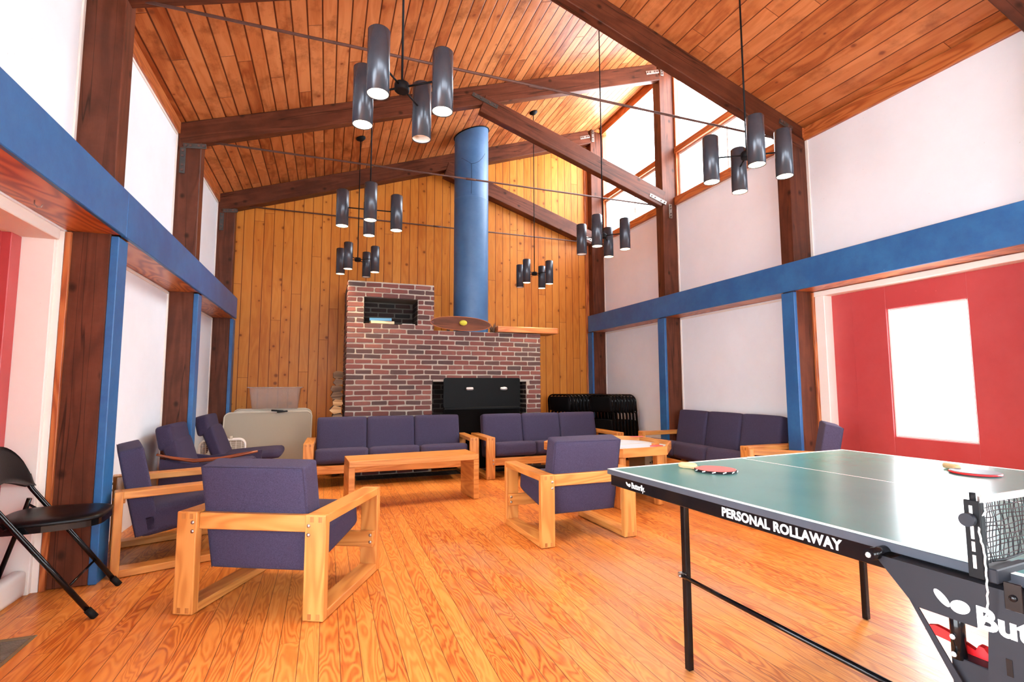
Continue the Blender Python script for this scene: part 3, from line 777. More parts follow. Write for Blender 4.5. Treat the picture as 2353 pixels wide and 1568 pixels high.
# ------------------------------------------------------------------ fireplace
FY = 6.72
t = thing('brick_fireplace', 'red brick fireplace with a raised tower on its left and black firebox', 'fireplace', (0, 0, 0))
def bricks(mb, p0, du, dn, cols, rows, W, Hh, mask=None, mat=0, depth=.03, L=.2165, HH=.0668, j=.0160, half0=0):
    """lay bricks on a plane: p0 origin, du = unit vector along the wall, dn outward normal"""
    du, dn = Vector(du), Vector(dn); up = Vector((0, 0, 1))
    rws = int(round(Hh/HH))
    for r in range(rws):
        off = 0 if (r+half0) % 2 == 0 else -L/2
        x = off
        while x < W-.005:
            jl = random.uniform(-.010, .010)
            x0, x1 = max(x, 0)+j/2, min(x+L+jl, W)-j/2
            if x0 < j: x0 = 0.0
            if x1 > W-j: x1 = W
            z0, z1 = r*HH+j/2, (r+1)*HH-j/2
            x += L+jl
            if x1-x0 < .03: continue
            if mask and not mask((x0+x1)/2, (z0+z1)/2):
                # clip against openings
                seg = mask(x0, (z0+z1)/2), mask(x1, (z0+z1)/2)
                if not any(seg): continue
                n_ = 12; xs = [x0+(x1-x0)*q/n_ for q in range(n_+1)]
                good = [q for q in xs if mask(q, (z0+z1)/2)]
                if seg[0]: x1 = max(q for q in good if q <= (x0+x1)/2) if any(q <= (x0+x1)/2 for q in good) else x0
                else: x0 = min(good)
                if x1-x0 < .03: continue
            elif mask:
                if not mask(x0, (z0+z1)/2) or not mask(x1, (z0+z1)/2):
                    n_ = 12; xs = [x0+(x1-x0)*q/n_ for q in range(n_+1)]
                    good = [q for q in xs if mask(q, (z0+z1)/2)]
                    x0, x1 = min(good), max(good)
                    if x1-x0 < .03: continue
            jit = lambda: random.uniform(-.0040, .0040)
            vs = []
            pr = .005+random.uniform(-.0015, .003)
            hx, hz = x1-x0, z1-z0
            c = 0.008
            front = [(x0+jit()*.6, z0+c+jit()), (x0+c, z0+jit()), (x1-c, z0+jit()), (x1+jit()*.6, z0+c+jit()), (x1+jit()*.6, z1-c+jit()), (x1-c, z1+jit()), (x0+c, z1+jit()), (x0+jit()*.6, z1-c+jit())]
            P0 = Vector(p0)
            for dd, sh in ((-depth, 0), (pr-.003, 0), (pr, .003)):
                for (xx, zz) in front:
                    cx, cz = (x0+x1)/2, (z0+z1)/2
                    xx2 = xx-(sh if xx > cx else -sh); zz2 = zz-(sh if zz > cz else -sh)
                    vs.append(P0+du*xx2+up*zz2+dn*dd)
            fs = [[16+q for q in range(8)]]
            for a in (0, 8):
                for q in range(8):
                    fs.append([a+q, a+(q+1) % 8, a+8+(q+1) % 8, a+8+q])
            mb._add(vs, fs, [[(0, 0)]*len(f) for f in fs], mat, False)
TX0, TX1, WX1 = .222, 1.335, 2.895      # tower left/right, fireplace right
ZT, ZS = 2.484, 1.870
NX0, NX1, NZ0, NZ1 = .425, 1.115, 1.930, 2.278
OX0, OX1, OZ = 1.325, 2.675, 1.178
def openm(x, z):
    X = x+TX0
    if NX0 < X < NX1 and NZ0 < z < NZ1: return False
    if OX0 < X < OX1 and z < OZ: return False
    if z > ZS and X > TX1: return False
    return True
b = MB()
W = WX1-TX0
bricks(b, (TX0, FY, 0), (1, 0, 0), (0, -1, 0), 0, 0, W, ZS, openm, depth=.02)
def towm(x, z): return openm(x, z+ZS)
bricks(b, (TX0, FY, 1.8704), (1, 0, 0), (0, -1, 0), 0, 0, TX1-TX0, .60, towm, depth=.02)
DEP = YE-FY-.005
bricks(b, (TX0, FY+DEP, 0), (0, -1, 0), (-1, 0, 0), 0, 0, DEP, 2.47, depth=.02, half0=1)
bricks(b, (WX1, FY, 0), (0, 1, 0), (1, 0, 0), 0, 0, DEP, ZS, depth=.02, half0=1)
bricks(b, (TX1, FY, 1.8704), (0, 1, 0), (1, 0, 0), 0, 0, .62, .60, depth=.02, half0=1)
# niche reveals
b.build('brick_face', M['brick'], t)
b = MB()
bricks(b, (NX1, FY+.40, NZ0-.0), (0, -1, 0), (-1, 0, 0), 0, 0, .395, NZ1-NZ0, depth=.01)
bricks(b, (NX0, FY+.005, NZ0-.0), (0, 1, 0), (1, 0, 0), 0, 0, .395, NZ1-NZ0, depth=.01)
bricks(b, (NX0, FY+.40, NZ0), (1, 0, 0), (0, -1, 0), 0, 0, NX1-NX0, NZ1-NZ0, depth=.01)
o = b.build('niche_lining', M['brickdark'], t); o['label'] = 'darkened bricks inside the upper niche'  # brick colour scaled darker throughout the recess
b = MB()
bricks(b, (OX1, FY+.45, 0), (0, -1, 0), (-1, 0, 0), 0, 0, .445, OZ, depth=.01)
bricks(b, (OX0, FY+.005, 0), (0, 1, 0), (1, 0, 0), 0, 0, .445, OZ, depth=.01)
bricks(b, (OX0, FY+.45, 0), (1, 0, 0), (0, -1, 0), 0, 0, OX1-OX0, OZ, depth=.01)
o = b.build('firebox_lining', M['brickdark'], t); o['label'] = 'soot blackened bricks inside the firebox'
b = MB(); g = .003
X0, X1 = TX0+g, WX1-g
b.cb(X0, NX0-g, FY+g, YE-.002, 0, ZT-g, bev=0); b.cb(NX0-g, NX1+g, FY+g, YE-.002, OZ+.02, NZ0-g, bev=0)
b.cb(NX0-g, NX1+g, FY+g, YE-.002, NZ1+g, ZT-g, bev=0); b.cb(NX1+g, TX1-g, FY+g, FY+.62, OZ+.02, ZT-g, bev=0)
b.cb(NX0-g, OX0-g, FY+g, YE-.002, 0, OZ+.02, bev=0)
b.cb(TX1-g, X1, FY+g, YE-.002, OZ+g, ZS-g, bev=0); b.cb(OX1+g, X1, FY+g, YE-.002, 0, OZ+g, bev=0)
b.cb(NX1+g, TX1, FY+.4, YE-.002, OZ+.02, ZS-g, bev=0)
b.build('mortar', M['mortar'], t)
b = MB(); b.cb(OX0-g, OX1+g, FY+.45, YE-.01, 0, OZ+g, bev=0)
b.cb(OX0, OX1, FY+.02, FY+.45, OZ-.004, OZ, bev=0); b.build('firebox_mortar', M['mortardark'], t)
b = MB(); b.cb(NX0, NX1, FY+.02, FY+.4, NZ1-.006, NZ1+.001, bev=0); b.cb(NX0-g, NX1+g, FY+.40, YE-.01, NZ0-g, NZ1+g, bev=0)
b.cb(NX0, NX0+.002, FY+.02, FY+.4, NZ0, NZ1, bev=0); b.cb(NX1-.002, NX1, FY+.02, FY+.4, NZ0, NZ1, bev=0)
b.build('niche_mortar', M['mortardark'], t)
# flush brick apron in front
b = MB(); HY0 = 6.40
b.cb(.36, 2.95, HY0, FY-.012, .0003, .0012, bev=0, mat=1)
yy = HY0+.012; r = 0
while yy < FY-.05:
    xx = .37-(r % 2)*.1
    while xx < 2.93:
        x0, x1 = max(xx, .37)+.005, min(xx+.205, 2.94)-.005
        if x1-x0 > .03: b.cb(x0, x1, yy, yy+.088, .0008, .0026, bev=.0005, mat=0)
        xx += .205
    yy += .10; r += 1
o = b.build('hearth_apron', [M['brickdark'], M['mortardark']]); o['kind'] = 'structure'  # dark colours paint in the shadow below the sofas
# black metal screen box
t2 = thing('firebox_cover', 'black metal fireplace hood panel with two chrome handles', 'fireplace cover', (0, FY-.012, 0))
b = MB()
b.prism(rounded(1.10, .40, .03, 4, 1.475, .83), .02, MX((0, 0, 0), (1, 0, 0), (0, 0, 1), (0, 1, 0)))
b.build('hood_panel', M['hood'], t2)
b = MB(); b.cb(1.475, 2.575, .004, .018, .02, .826, bev=.003); b.build('lower_panel', M['soot'], t2)
b = MB(); b.cb(1.48, 2.57, -.03, -.0, .80, .83, bev=.003); b.build('ledge_strip', M['hood'], t2)
for hx in (1.832, 2.320):
    b = MB(); b.tube([(hx-.045, -.022, 1.075), (hx-.045, -.042, 1.078), (hx+.045, -.042, 1.078), (hx+.045, -.022, 1.075)], .008, 8)
    b.cushion((hx, -.025, 1.082), (.10, .012, .035), r=.005, bulge=(0, .002, .004), n=3)
    b.build('handle', M['chrome'], t2)
# flue
b = MB(); PX, PY, PR = 1.930, 7.005, .250
t = thing('flue_pipe', 'large blue painted flue pipe rising from the fireplace to the roof', 'flue pipe', (PX, PY, ZS))
b.lathe([(PR, 0), (PR, 1.95-.006), (PR+.002, 1.95), (PR+.002, 1.958), (PR, 1.964)], (0, 0, 0), 48)
n = 48; top = []
vs = [Vector((PR*math.cos(2*PI*k/n), PR*math.sin(2*PI*k/n), 1.964)) for k in range(n)]+[Vector((PR*math.cos(2*PI*k/n), PR*math.sin(2*PI*k/n), zl(PX+PR*math.cos(2*PI*k/n))-ZS+.01)) for k in range(n)]
b._add(vs, [[k, (k+1) % n, n+(k+1) % n, n+k] for k in range(n)], [[(0, 0)]*4]*n, 0, True)
b.build('pipe_wall', M['pipeblue'], t)
b = MB()
def onp(ang, z, r=PR+.0015): return (r*math.cos(ang), r*math.sin(ang), z)
A0 = math.atan2(-1, -.28)
b.tube([onp(A0+math.sin(q*3)*.02, 1.99+q*.44) for q in (0, .25, .5, .75, 1)], .0022, 6)
b.tube([onp(A0+q*.9, 2.43+q*q*.20) for q in (0, .25, .5, .75, 1)], .0022, 6)
b.tube([onp(A0-q*.6, 2.43+q*.10) for q in (0, .5, 1)], .0022, 6)
b.build('seam_crack', M['blackmat'], t)
b = MB(); pts = [(1.005*(PR+.006)*math.cos(2*PI*k/n), 1.005*(PR+.006)*math.sin(2*PI*k/n), zl(PX+PR*math.cos(2*PI*k/n))-ZS-.008) for k in range(n)]
b.tube(pts, .008, 6, closed=True); b.build('ceiling_collar', M['blackmat'], t)

# things on the mantel
o = MB().cb(2.235, 3.165, FY-.04, FY+.34, ZS+.006, ZS+.088, bev=.005).build('mantel_shelf', M['mantelwood'])
tag(o, 'thick wooden shelf board resting on the right of the brick fireplace', 'shelf')
t = thing('oval_board', 'dark oval surfboard-shaped plaque leaning against the blue flue', 'plaque', (1.715, FY-.002, ZS+.004))
b = MB(); ms = MX((0, 0, 0), (1, 0, -.02), (.0, .10, 1), (0, -1, 0))
el = lambda a_, b_, n_=48: [(a_*math.copysign(abs(math.cos(2*PI*k/n_))**.9, math.cos(2*PI*k/n_)), .101+b_*math.sin(2*PI*k/n_)) for k in range(n_)]
b.prism(el(.425, .096), .014, ms); b.build('board_face', M['plaquewood'], t)
b = MB(); b.tube([ms @ Vector((x, y, .012)) for x, y in el(.425, .096)], .005, 6, closed=True); b.build('pale_rim', M['trimwood'], t)
b = MB(); b.sphere((0.02, -.037, .108), .046, 20, sc=(1.2, .7, .8)); o = b.build('fuzzy_ball', M['tennis'], t); o['label'] = 'yellow green ball'
for (x, y, lab) in ((1.56, FY+.10, 'dried brown plume poking out left of the blue flue'), (2.22, FY+.10, 'dried brown plume poking out right of the blue flue')):
    b = MB(); random.seed(int(x*10))
    for q in range(26):
        a_ = random.uniform(-.9, .9); l_ = random.uniform(.07, .17)
        b.tube([(0, 0, 0), (math.sin(a_)*l_*.5, random.uniform(-.02, .02), l_*.5), (math.sin(a_)*l_, random.uniform(-.03, .03), l_*math.cos(a_*.8))], [.004, .007, .001], 5)
    o = b.build('dried_plume', M['plume'], None, (x, y, ZS)); tag(o, lab, 'dried plant', 'dried plumes on the mantel')
# books in niche
def book(name, loc, rz, w_, d_, h_, cover, label):
    t = thing(name, label, 'book', loc, rz, 'books in the brick niche')
    b = MB(); b.cb(-w_/2, w_/2, -d_/2, -d_/2+.004, 0, h_, bev=.001); b.cb(-w_/2, w_/2, -d_/2, d_/2, 0, .004, bev=.001); b.cb(-w_/2, w_/2, -d_/2, d_/2, h_-.004, h_, bev=.001)
    b.build('cover', cover, t)
    MB().cb(-w_/2+.004, w_/2-.004, -d_/2+.003, d_/2-.004, .004, h_-.004, bev=0).build('pages', M['booktan'], t)
    return t
nz = NZ0+.002
book('book', (.66, FY+.115, nz+.004), .05, .30, .20, .035, M['booktan'], 'tan book lying at the bottom in the brick niche')
book('book', (.65, FY+.12, nz+.040), -.12, .28, .20, .038, M['bookblue'], 'blue and white book lying on the tan book in the niche')
book('book', (1.0, FY+.06, nz), .02, .17, .10, .010, M['paper'], 'thin pale booklet lying at the right of the niche')

# firewood
random.seed(5)
zz = 0.0; li = 0
logs = []
t0 = None
rows = [(0.0, .11), (.105, .10), (.20, .11), (.305, .10), (.40, .10), (.50, .10), (.595, .09), (.68, .10), (.775, .10), (.87, .085), (.95, .10), (1.045, .09), (1.13, .09), (1.215, .10)]
names = ['on the floor at the base of the pile', 'second from the floor', 'third from the floor', 'fourth from the floor', 'fifth from the floor', 'sixth from the floor', 'seventh from the floor, level with the sofa back',
         'eighth from the floor', 'ninth, pale cut end', 'tenth, wedge shaped', 'eleventh', 'third from the top', 'second from the top, dark', 'topmost, with orange split face']
for q, (z0, hh) in enumerate(rows):
    wd = random.uniform(.105, .15); ln = random.uniform(.36, .46)
    nn = (5, 7, 6, 8)[q % 4]
    poly = []
    for k_ in range(nn):
        a_ = 2*PI*k_/nn+PI/nn*(1 if nn == 5 else 0)+random.uniform(-.15, .15)
        sq = .72
        poly.append((math.copysign(abs(math.cos(a_))**sq, math.cos(a_))*wd/2, math.copysign(abs(math.sin(a_))**sq, math.sin(a_))*hh*.54))
    mn = min(p[1] for p in poly); mxx = max(p[1] for p in poly)
    poly = [(p[0], (p[1]-mn)/(mxx-mn)*hh) for p in poly]
    b = MB(); b.prism(poly, ln, MX((0, 0, 0), (1, 0, 0), (0, 0, 1), (0, 1, 0)), mat=0, endmat=1)
    o = b.build('split_log', [M['bark'], M['logend'] if q in (3, 6, 8, 9) else M['logdark']], None, (TX0-.015-wd/2-random.uniform(0, .02), FY+.06+random.uniform(-.05, .05), z0))
    tag(o, 'split firewood log left of the fireplace, %s' % names[q], 'log', 'split firewood stacked beside the fireplace')

# ------------------------------------------------------------------ sofas and armchairs
BW, BT, AH, SD = .107, .045, .50, .715
def side_frame(root, x0, bolts_rear=True, sofa=False):
    b = MB(); x1 = x0+BW
    b.cb(x0, x1, 0, BT, 0.003, AH, bev=.006, seg=2); b.cb(x0, x1, SD-BT, SD, 0.003, AH, bev=.006, seg=2)
    b.cb(x0+.0005, x1-.0005, BT-.004, SD-BT+.004, AH-BT, AH-.0005, bev=.006, seg=2); b.cb(x0+.0005, x1-.0005, BT-.004, SD-BT+.004, 0.003, BT, bev=.004)
    f = b.build('side_frame', M['oak'], root)
    b = MB()
    for yy in (-.0006, SD+.0006):
        for xx in (x0+.028, x0+.071):
            for zz in (AH-.022, .024):
                b = MB(); b.box((xx, yy, zz), (.018, .0022, .026), bev=0); b.build('joint_inlay', M['oakend'], f)
    for zz in (AH-.052, AH-.095):
        xx = x1-.020 if x0 < 0 else x0+.020
        b = MB(); b.sphere((xx, SD+.001, zz), .010, 10, sc=(1, .5, 1)); b.build('bolt', M['bolt'], f)
    for zz in (.185, .225):
        b = MB(); xx = x1-.025 if x0 < 0 else x0+.025
        if sofa: b.sphere((xx, -.001, zz), .010, 10, sc=(1, .5, 1))
        else: b.sphere(((x0+.028 if x0 < 0 else x1-.028), BT+.04, zz), .010, 10, sc=(1, .5, 1))
        b.build('bolt', M['bolt'], f)
    return f
def seat_unit(name, label, cat, W, n, loc, rz, group, fab='fabric', scale=None, cdx=0.0):
    t = thing(name, label, cat, loc, rz, group)
    sofa = n > 1
    side_frame(t, -W/2, sofa=sofa); side_frame(t, W/2-BW, sofa=sofa)
    b = MB(); b.cb(-W/2+(BW if sofa else .012), W/2-(BW if sofa else .012), BT+.001, BT+.038, .155, .245, bev=.004); b.build('front_rail', M['oak'], t)
    b = MB(); b.cb(-W/2+BW+.0005, W/2-BW-.0005, SD-.058, SD-.018, .412, .492, bev=.004); b.build('back_rail', M['oak'], t)
    inner = W-2*BW-.012; cw = inner/n
    for i in range(n):
        cx = -inner/2+cw*(i+.5)+cdx
        b = MB(); b.cushion((cx, .315, .308), (cw-.003, .56, .162), r=.038, bulge=(.0, .010, .014), rot=(-.17, 0, 0), n=11)
        s1 = b.build('seat_cushion', M[fab], t)
        b = MB(); b.cushion((cx, .590, .470), (cw-.003, .130, .545), r=.026 if sofa else .014, bulge=(.0, .010, .006) if sofa else (.0, .004, .003), rot=(-.21, 0, 0), n=11)
        s2 = b.build('back_cushion', M[fab], t)
        b = MB()
        hw = cw/2-.010; R_ = Matrix.Translation((cx, .590, .470)) @ Euler((-.21, 0, 0)).to_matrix().to_4x4()
        zt_ = .545/2-(.010 if sofa else .003); yb_ = .130/2-(.006 if sofa else .001)
        b.tube([R_ @ Vector(p) for p in ((-hw, yb_, -zt_), (-hw, yb_, zt_), (hw, yb_, zt_), (hw, yb_, -zt_))], .0028, 6)
        b.build('piping', M['fabricdark'], s2)
    if scale: t.scale = scale
    return t
def place_from_feet(rl, rr):
    """rear-left and rear-right outer foot corners seen from behind -> location of local origin (front centre) and heading"""
    rl, rr = Vector(rl), Vector(rr); d = (rr-rl); ang = math.atan2(d.y, d.x)
    # seen from behind the chair, local -x is at the right side when facing forward = local -y
    return ang
def chair_at(rear_l, rear_r, **kw):
    """rear_l/rear_r: rear corners, left and right as seen from behind. local y points backwards."""
    a_, c_ = Vector((*rear_l, 0)), Vector((*rear_r, 0))
    d = c_-a_; W = d.length; ang = math.atan2(d.y, d.x)+PI
    mid = (a_+c_)/2; fwd = Vector((-d.y, d.x, 0)).normalized()
    loc = mid+fwd*SD
    return W, loc, ang
W_, loc, ang = chair_at((-.688, 3.020), (.014, 2.669))
seat_unit('armchair', 'navy upholstered oak armchair seen from behind in the left foreground', 'armchair', W_, 1, loc, ang, 'oak framed armchairs', cdx=.008)
W_, loc, ang = chair_at((1.420, 3.298), (2.205, 3.322))
seat_unit('armchair', 'navy oak armchair with its back to the camera beside the table tennis corner', 'armchair', W_, 1, loc, ang, 'oak framed armchairs')
W_, loc, ang = chair_at((-1.412, 4.425), (-1.160, 3.668))
seat_unit('armchair', 'navy oak armchair turned right against the nearest left post', 'armchair', W_, 1, loc, ang, 'oak framed armchairs')
# the one by the red panel: front corners (far, near)
F1, F2 = Vector((3.633, 3.640, 0)), Vector((3.141, 3.180, 0))
d = (F2-F1); W_ = d.length; mid = (F1+F2)/2; back = Vector((-d.y, d.x, 0)).normalized()
if back.x < 0: back = -back
seat_unit('armchair', 'navy oak armchair behind the far right corner of the green table', 'armchair', .70, 1, mid, math.atan2(back.y, back.x)-PI/2, 'oak framed armchairs', scale=(.97, .95, 1.10))
G = 'navy three seat sofas with oak frames'
seat_unit('sofa', 'three seat navy sofa at left behind the long coffee table', 'sofa', 1.965, 3, (.760, 5.955, 0), -.02, G)
seat_unit('sofa', 'three seat navy sofa in front of the black firebox', 'sofa', 1.905, 3, (2.775, 5.865, 0), 0.0, G)
seat_unit('sofa', 'three seat navy sofa against the white right wall between two posts', 'sofa', 1.93, 3, (3.765, 4.69, 0), -PI/2, G, scale=(.935, .97, 1.08))

# coffee table (bench-like waterfall table)
def waterfall(name, label, A, B, C_, hgt, depth, th=.055):
    """A,B: front lower-left and lower-right ground corners"""
    A, B = Vector((*A, 0)), Vector((*B, 0)); d = B-A; L = d.length
    t = thing(name, label, 'coffee table', A, math.atan2(d.y, d.x))
    b = MB(); mx = MX((0, 0, 0), (1, 0, 0), (0, 0, 1), (0, -1, 0))
    b.cb(0.002, L-.002, 0, depth, hgt-th, hgt, bev=.003); b.build('table_top', M['oak'], t)
    MB().cb(0, th, .001, depth-.001, .002, hgt-th-.0005, bev=.003).build('end_panel', M['oak'], t)
    MB().cb(L-th, L, .001, depth-.001, .002, hgt-th-.0005, bev=.003).build('end_panel', M['oak'], t)
    b = MB()
    b.box((th/2+.001, -.0006, hgt-th/2), (th*1.38, .0015, .0018), rot=(0, -PI/4*-1, 0), bev=0); b.box((L-th/2-.001, -.0006, hgt-th/2), (th*1.38, .0015, .0018), rot=(0, PI/4*-1, 0), bev=0)
    b.build('mitre_line', M['oakend'], t)
    return t
waterfall('coffee_table', 'long honey oak waterfall coffee table in front of the left sofa', (.207, 4.855), (1.452, 4.935), None, .442, .42)

# octagonal game table
t = thing('game_table', 'octagonal oak framed game table with pale blue playing surface', 'game table', (2.74, 4.62, 0), .06)
ZG = .55; R8 = .66
oc = lambda r, off=0: [(r*math.cos(PI/8+k*PI/4), r*math.sin(PI/8+k*PI/4)) for k in range(8)]
b = MB()
for k in range(8):
    a0 = oc(R8)[k]; a1 = oc(R8)[(k+1) % 8]; mid = ((a0[0]+a1[0])/2, (a0[1]+a1[1])/2); ang = math.atan2(a1[1]-a0[1], a1[0]-a0[0])
    L = math.hypot(a1[0]-a0[0], a1[1]-a0[1]); nrm = Vector((mid[0], mid[1], 0)).normalized()
    b.box((mid[0]-nrm.x*.012, mid[1]-nrm.y*.012, ZG-.04), (L-.002, .024, .08), rot=(0, 0, ang), bev=.002)
b.build('octagon_rim', M['oak'], t)
b = MB(); b.prism(oc(R8-.025), .012, Matrix.Translation((0, 0, ZG-.055))); b.build('playing_surface', M['paleblue'], t)
b = MB(); b.cb(-.58, .58, -.004, .004, ZG-.0425, ZG-.0415, bev=0); b.cb(-.004, .004, -.58, .58, ZG-.0425, ZG-.0415, bev=0); b.build('field_lines', M['palewood'], t)
for k in (0, 2, 4, 6):
    x, y = oc(R8-.10)[k]; MB().box((x, y, (ZG-.08)/2+.001), (.07, .07, ZG-.082), bev=.004).build('leg', M['oak'], t)
    x, y = oc(R8-.10)[k+1]; MB().box((x, y, (ZG-.08)/2+.001), (.07, .07, ZG-.082), bev=.004).build('leg', M['oak'], t)
o = MB().box((0, 0, .0125), (.07, .05, .025), rot=(0, 0, .3), bev=.003).build('wooden_block', M['oak'], None, (3.18, 4.42, ZG-.043)); tag(o, 'small wooden block on the pale blue game surface', 'block')
b = MB(); b.prism([(0, 0), (.13, -.04), (.12, .07)], .012); o = b.build('red_wedge', M['redrubber'], None, (3.07, 4.36, ZG-.0425)); tag(o, 'flat red triangular piece on the game table', 'game piece')
o = MB().box((0, 0, .004), (.14, .03, .008), rot=(0, 0, -.35), bev=.002).build('red_strip', M['redrubber'], None, (3.255, 4.87, ZG)); tag(o, 'small red strip on the rim of the game table', 'game piece')
# carton under the game table
t = thing('cardboard_box', 'flat brown carton with black markings under the game table', 'box', (3.22, 4.62, 0), .15)
MB().cb(-.15, .15, -.12, .12, .001, .40, bev=.003).build('carton', M['box'], t)
b = MB(); random.seed(3)
for q in range(5):
    for r in range(3):
        if random.random() < .8: b.cb(-.115+r*.028, -.095+r*.028, -.1212, -.1205, .12+q*.05, .12+q*.05+random.uniform(.012, .035), bev=0)
b.build('printed_marks', M['blackmat'], t)
b = MB(); b.cushion((0, 0, .03), (.10, .07, .06), r=.02, bulge=(.01, .01, .01), n=4); o = b.build('crumpled_paper', M['paper'], None, (3.10, 5.15, 0)); tag(o, 'crumpled white paper on the floor under the game table', 'paper')
# pink frame behind the second sofa
t = thing('pink_frame', 'pink and white toy frame just visible behind the second sofa arm', 'toy', (3.55, 6.66, 0), 0)
b = MB(); b.tube([(0, 0, .002), (0, 0, .60), (.06, 0, .64), (.12, 0, .60), (.12, 0, .002)], .012, 8); b.tube([(.0, 0, .45), (.26, .05, .44)], .010, 8); b.tube([(.26, .05, .44), (.26, .05, .002)], .010, 8); b.build('tube_frame', M['pink'], t)
MB().cb(.01, .11, -.006, .006, .52, .61, bev=.003).build('seat_cloth', M['paper'], t)

# ------------------------------------------------------------------ chairs at left wall
t = thing('lounge_chair', 'low navy lounge chair with curved reddish wood arm by the middle left post', 'lounge chair', (-.94, 5.31, 0), 0)
b = MB(); b.cushion((0.02, 0, .36), (.60, .52, .13), r=.04, rot=(0, -.12, 0), n=8); b.build('seat', M['fabricdark'], t)
b = MB(); b.cushion((-.255, 0, .50), (.11, .52, .34), r=.022, rot=(0, -.30, 0), n=8); b.cushion((-.330, 0, .69), (.12, .53, .20), r=.024, bulge=(.008, .003, .006), rot=(0, -.20, 0), n=8); b.build('backrest', M['fabricdark'], t)
for s_ in (-1, 1):
    b = MB(); y = s_*.30
    pr = [(-.34, .20), (.34, .22), (.36, .50), (.10, .475), (-.10, .465), (-.24, .49), (-.34, .52)]
    b.prism(pr, .045, MX((0, y+.0225, 0), (1, 0, 0), (0, 0, 1), (0, -1, 0))); b.build('side_panel', M['fabricdark'], t)
    if s_ > 0: MB().cb(-.34, .34, y-.02, y+.02, .455, .462, bev=.002).build('panel_cap', M['fabricdark'], t)
    b = MB() if s_ < 0 else None
    if s_ < 0: b.tube([(-.37, y, .560), (-.25, y, .525), (-.10, y, .497), (.10, y, .505), (.30, y, .540), (.385, y, .555)], [.016, .024, .028, .028, .022, .016], 10, flat=.6); b.build('armrest', M['walnut'], t)
    for lx in (-.28, .30):
        MB().box((lx, y, .10), (.035, .035, .20), bev=.004).build('leg', M['walnut'], t)
t = thing('lounge_chair', 'armless high back navy recliner in front of the folded tables', 'lounge chair', (-.86, 6.34, 0), 0)
b = MB(); b.cushion((.10, 0, .375), (.62, .54, .085), r=.035, rot=(0, -.06, 0), n=9); b.build('seat', M['fabricdark'], t)
b = MB(); b.cushion((-.24, 0, .52), (.105, .54, .36), r=.022, rot=(0, -.38, 0), n=8); b.cushion((-.345, 0, .715), (.115, .545, .20), r=.024, bulge=(.008, .003, .006), rot=(0, -.22, 0), n=8); b.build('backrest', M['fabricdark'], t)
b = MB(); b.lathe([(.001, .0), (.24, .0), (.25, .012), (.06, .04), (.035, .06), (.035, .325), (.08, .335), (.001, .335)], (.05, 0, .002), 28); b.build('swivel_base', M['blackmat'], t)

# fan
t = thing('box_fan', 'white box fan standing on the floor behind the recliner', 'fan', (-1.15, 6.93, 0), .12)
b = MB(); fr = rounded(.48, .47, .07, 6, -.24, .012)
b.tube([(x, 0, z) for x, z in fr], .012, 8, closed=True); b.tube([(x, .11, z) for x, z in fr], .012, 8, closed=True)
for (x, z) in fr[::4]: b.cyl((x, 0, z), (x, .11, z), .008, 6)
b.build('fan_housing', M['whiteplastic'], t)
b = MB()
for q in range(20): z = .04+q*.0215; b.cyl((-.225, -.006, z), (.225, -.006, z), .0018, 5)
for q in range(8): x = -.20+q*.057; b.cyl((x, -.008, .03), (x, -.008, .47), .0022, 5)
b.build('grille', M['whiteplastic'], t)
b = MB()
for q in range(5):
    a_ = q*2*PI/5; b.box((.10*math.cos(a_), .055, .245+.10*math.sin(a_)), (.17, .006, .09), rot=(0.35*math.sin(a_), -a_, 0), bev=.002)
b.cyl((0, .02, .245), (0, .09, .245), .035, 16); b.build('blades', M['plastic'], t)
b = MB(); b.cyl((.08, .05, .49), (.08, .05, .525), .022, 14); b.build('knob', M['plastic'], t)
b = MB(); b.tube([(-.14, .05, .49), (-.14, .05, .515), (-.02, .05, .515), (-.02, .05, .49)], .007, 8); b.build('carry_handle', M['whiteplastic'], t)

# folded tables
def folded_table(label, x0, x1, top, y_top, y_bot, mat, loc_z=.002):
    t = thing('folding_table', label, 'folding table', ((x0+x1)/2, y_bot, 0), 0, 'folded tables leaning on the pine wall')
    w_ = x1-x0; L = math.hypot(top-.004, y_top-y_bot); an = math.atan2(y_top-y_bot, top)
    mx = Matrix.Translation((0, 0, .004)) @ Matrix.Rotation(-an, 4, 'X') @ MX((-w_/2, 0, 0), (1, 0, 0), (0, 0, 1), (0, 1, 0))
    b = MB(); b.prism(rounded(w_, L, .07, 6), .035, mx); b.build('table_panel', mat, t)
    b = MB(); b.tube([mx @ Vector((x, y, .0)) for x, y in rounded(w_, L, .07, 6)], .008, 6, closed=True); b.build('panel_edge', M['plastic'], t)
    return t, mx
ft, mxa = folded_table('nearest grey folded table leaning behind the recliner', -1.212, -.176, .785, 7.34, 7.16, M['tablegrey'])

folded_table('second folded table leaning between the first and the pine wall', -1.10, -.185, .815, 7.47, 7.30, M['plastic'])
folded_table('third folded table right against the pine wall', -1.15, -.21, .818, 7.60, 7.43, M['plastic'])
b = MB(); b.box((-.60, 7.35, .802), (.15, .05, .022), rot=(0, .08, .1), bev=.006); b.box((-.54, 7.33, .790), (.13, .05, .020), rot=(0, -.1, .1), bev=.006)
o = b.build('black_clip', M['black']); tag(o, 'black clip gripping the top edge of the folded tables', 'clip')
t = thing('storage_bin', 'empty translucent plastic storage bin on top of the folded tables', 'storage bin', (-.64, 7.53, .822), 0)
b = MB()
def binring(wx, wy, z, r=.04): return [(x-wx/2, y-wy/2, z) for x, y in rounded(wx, wy, r, 4)]
r0, r1, r2, r3 = binring(.55, .28, .002), binring(.60, .33, .20), binring(.62, .35, .275), binring(.66, .39, .285)
rs = [r0, r1, r2, r3]; n = len(r0)
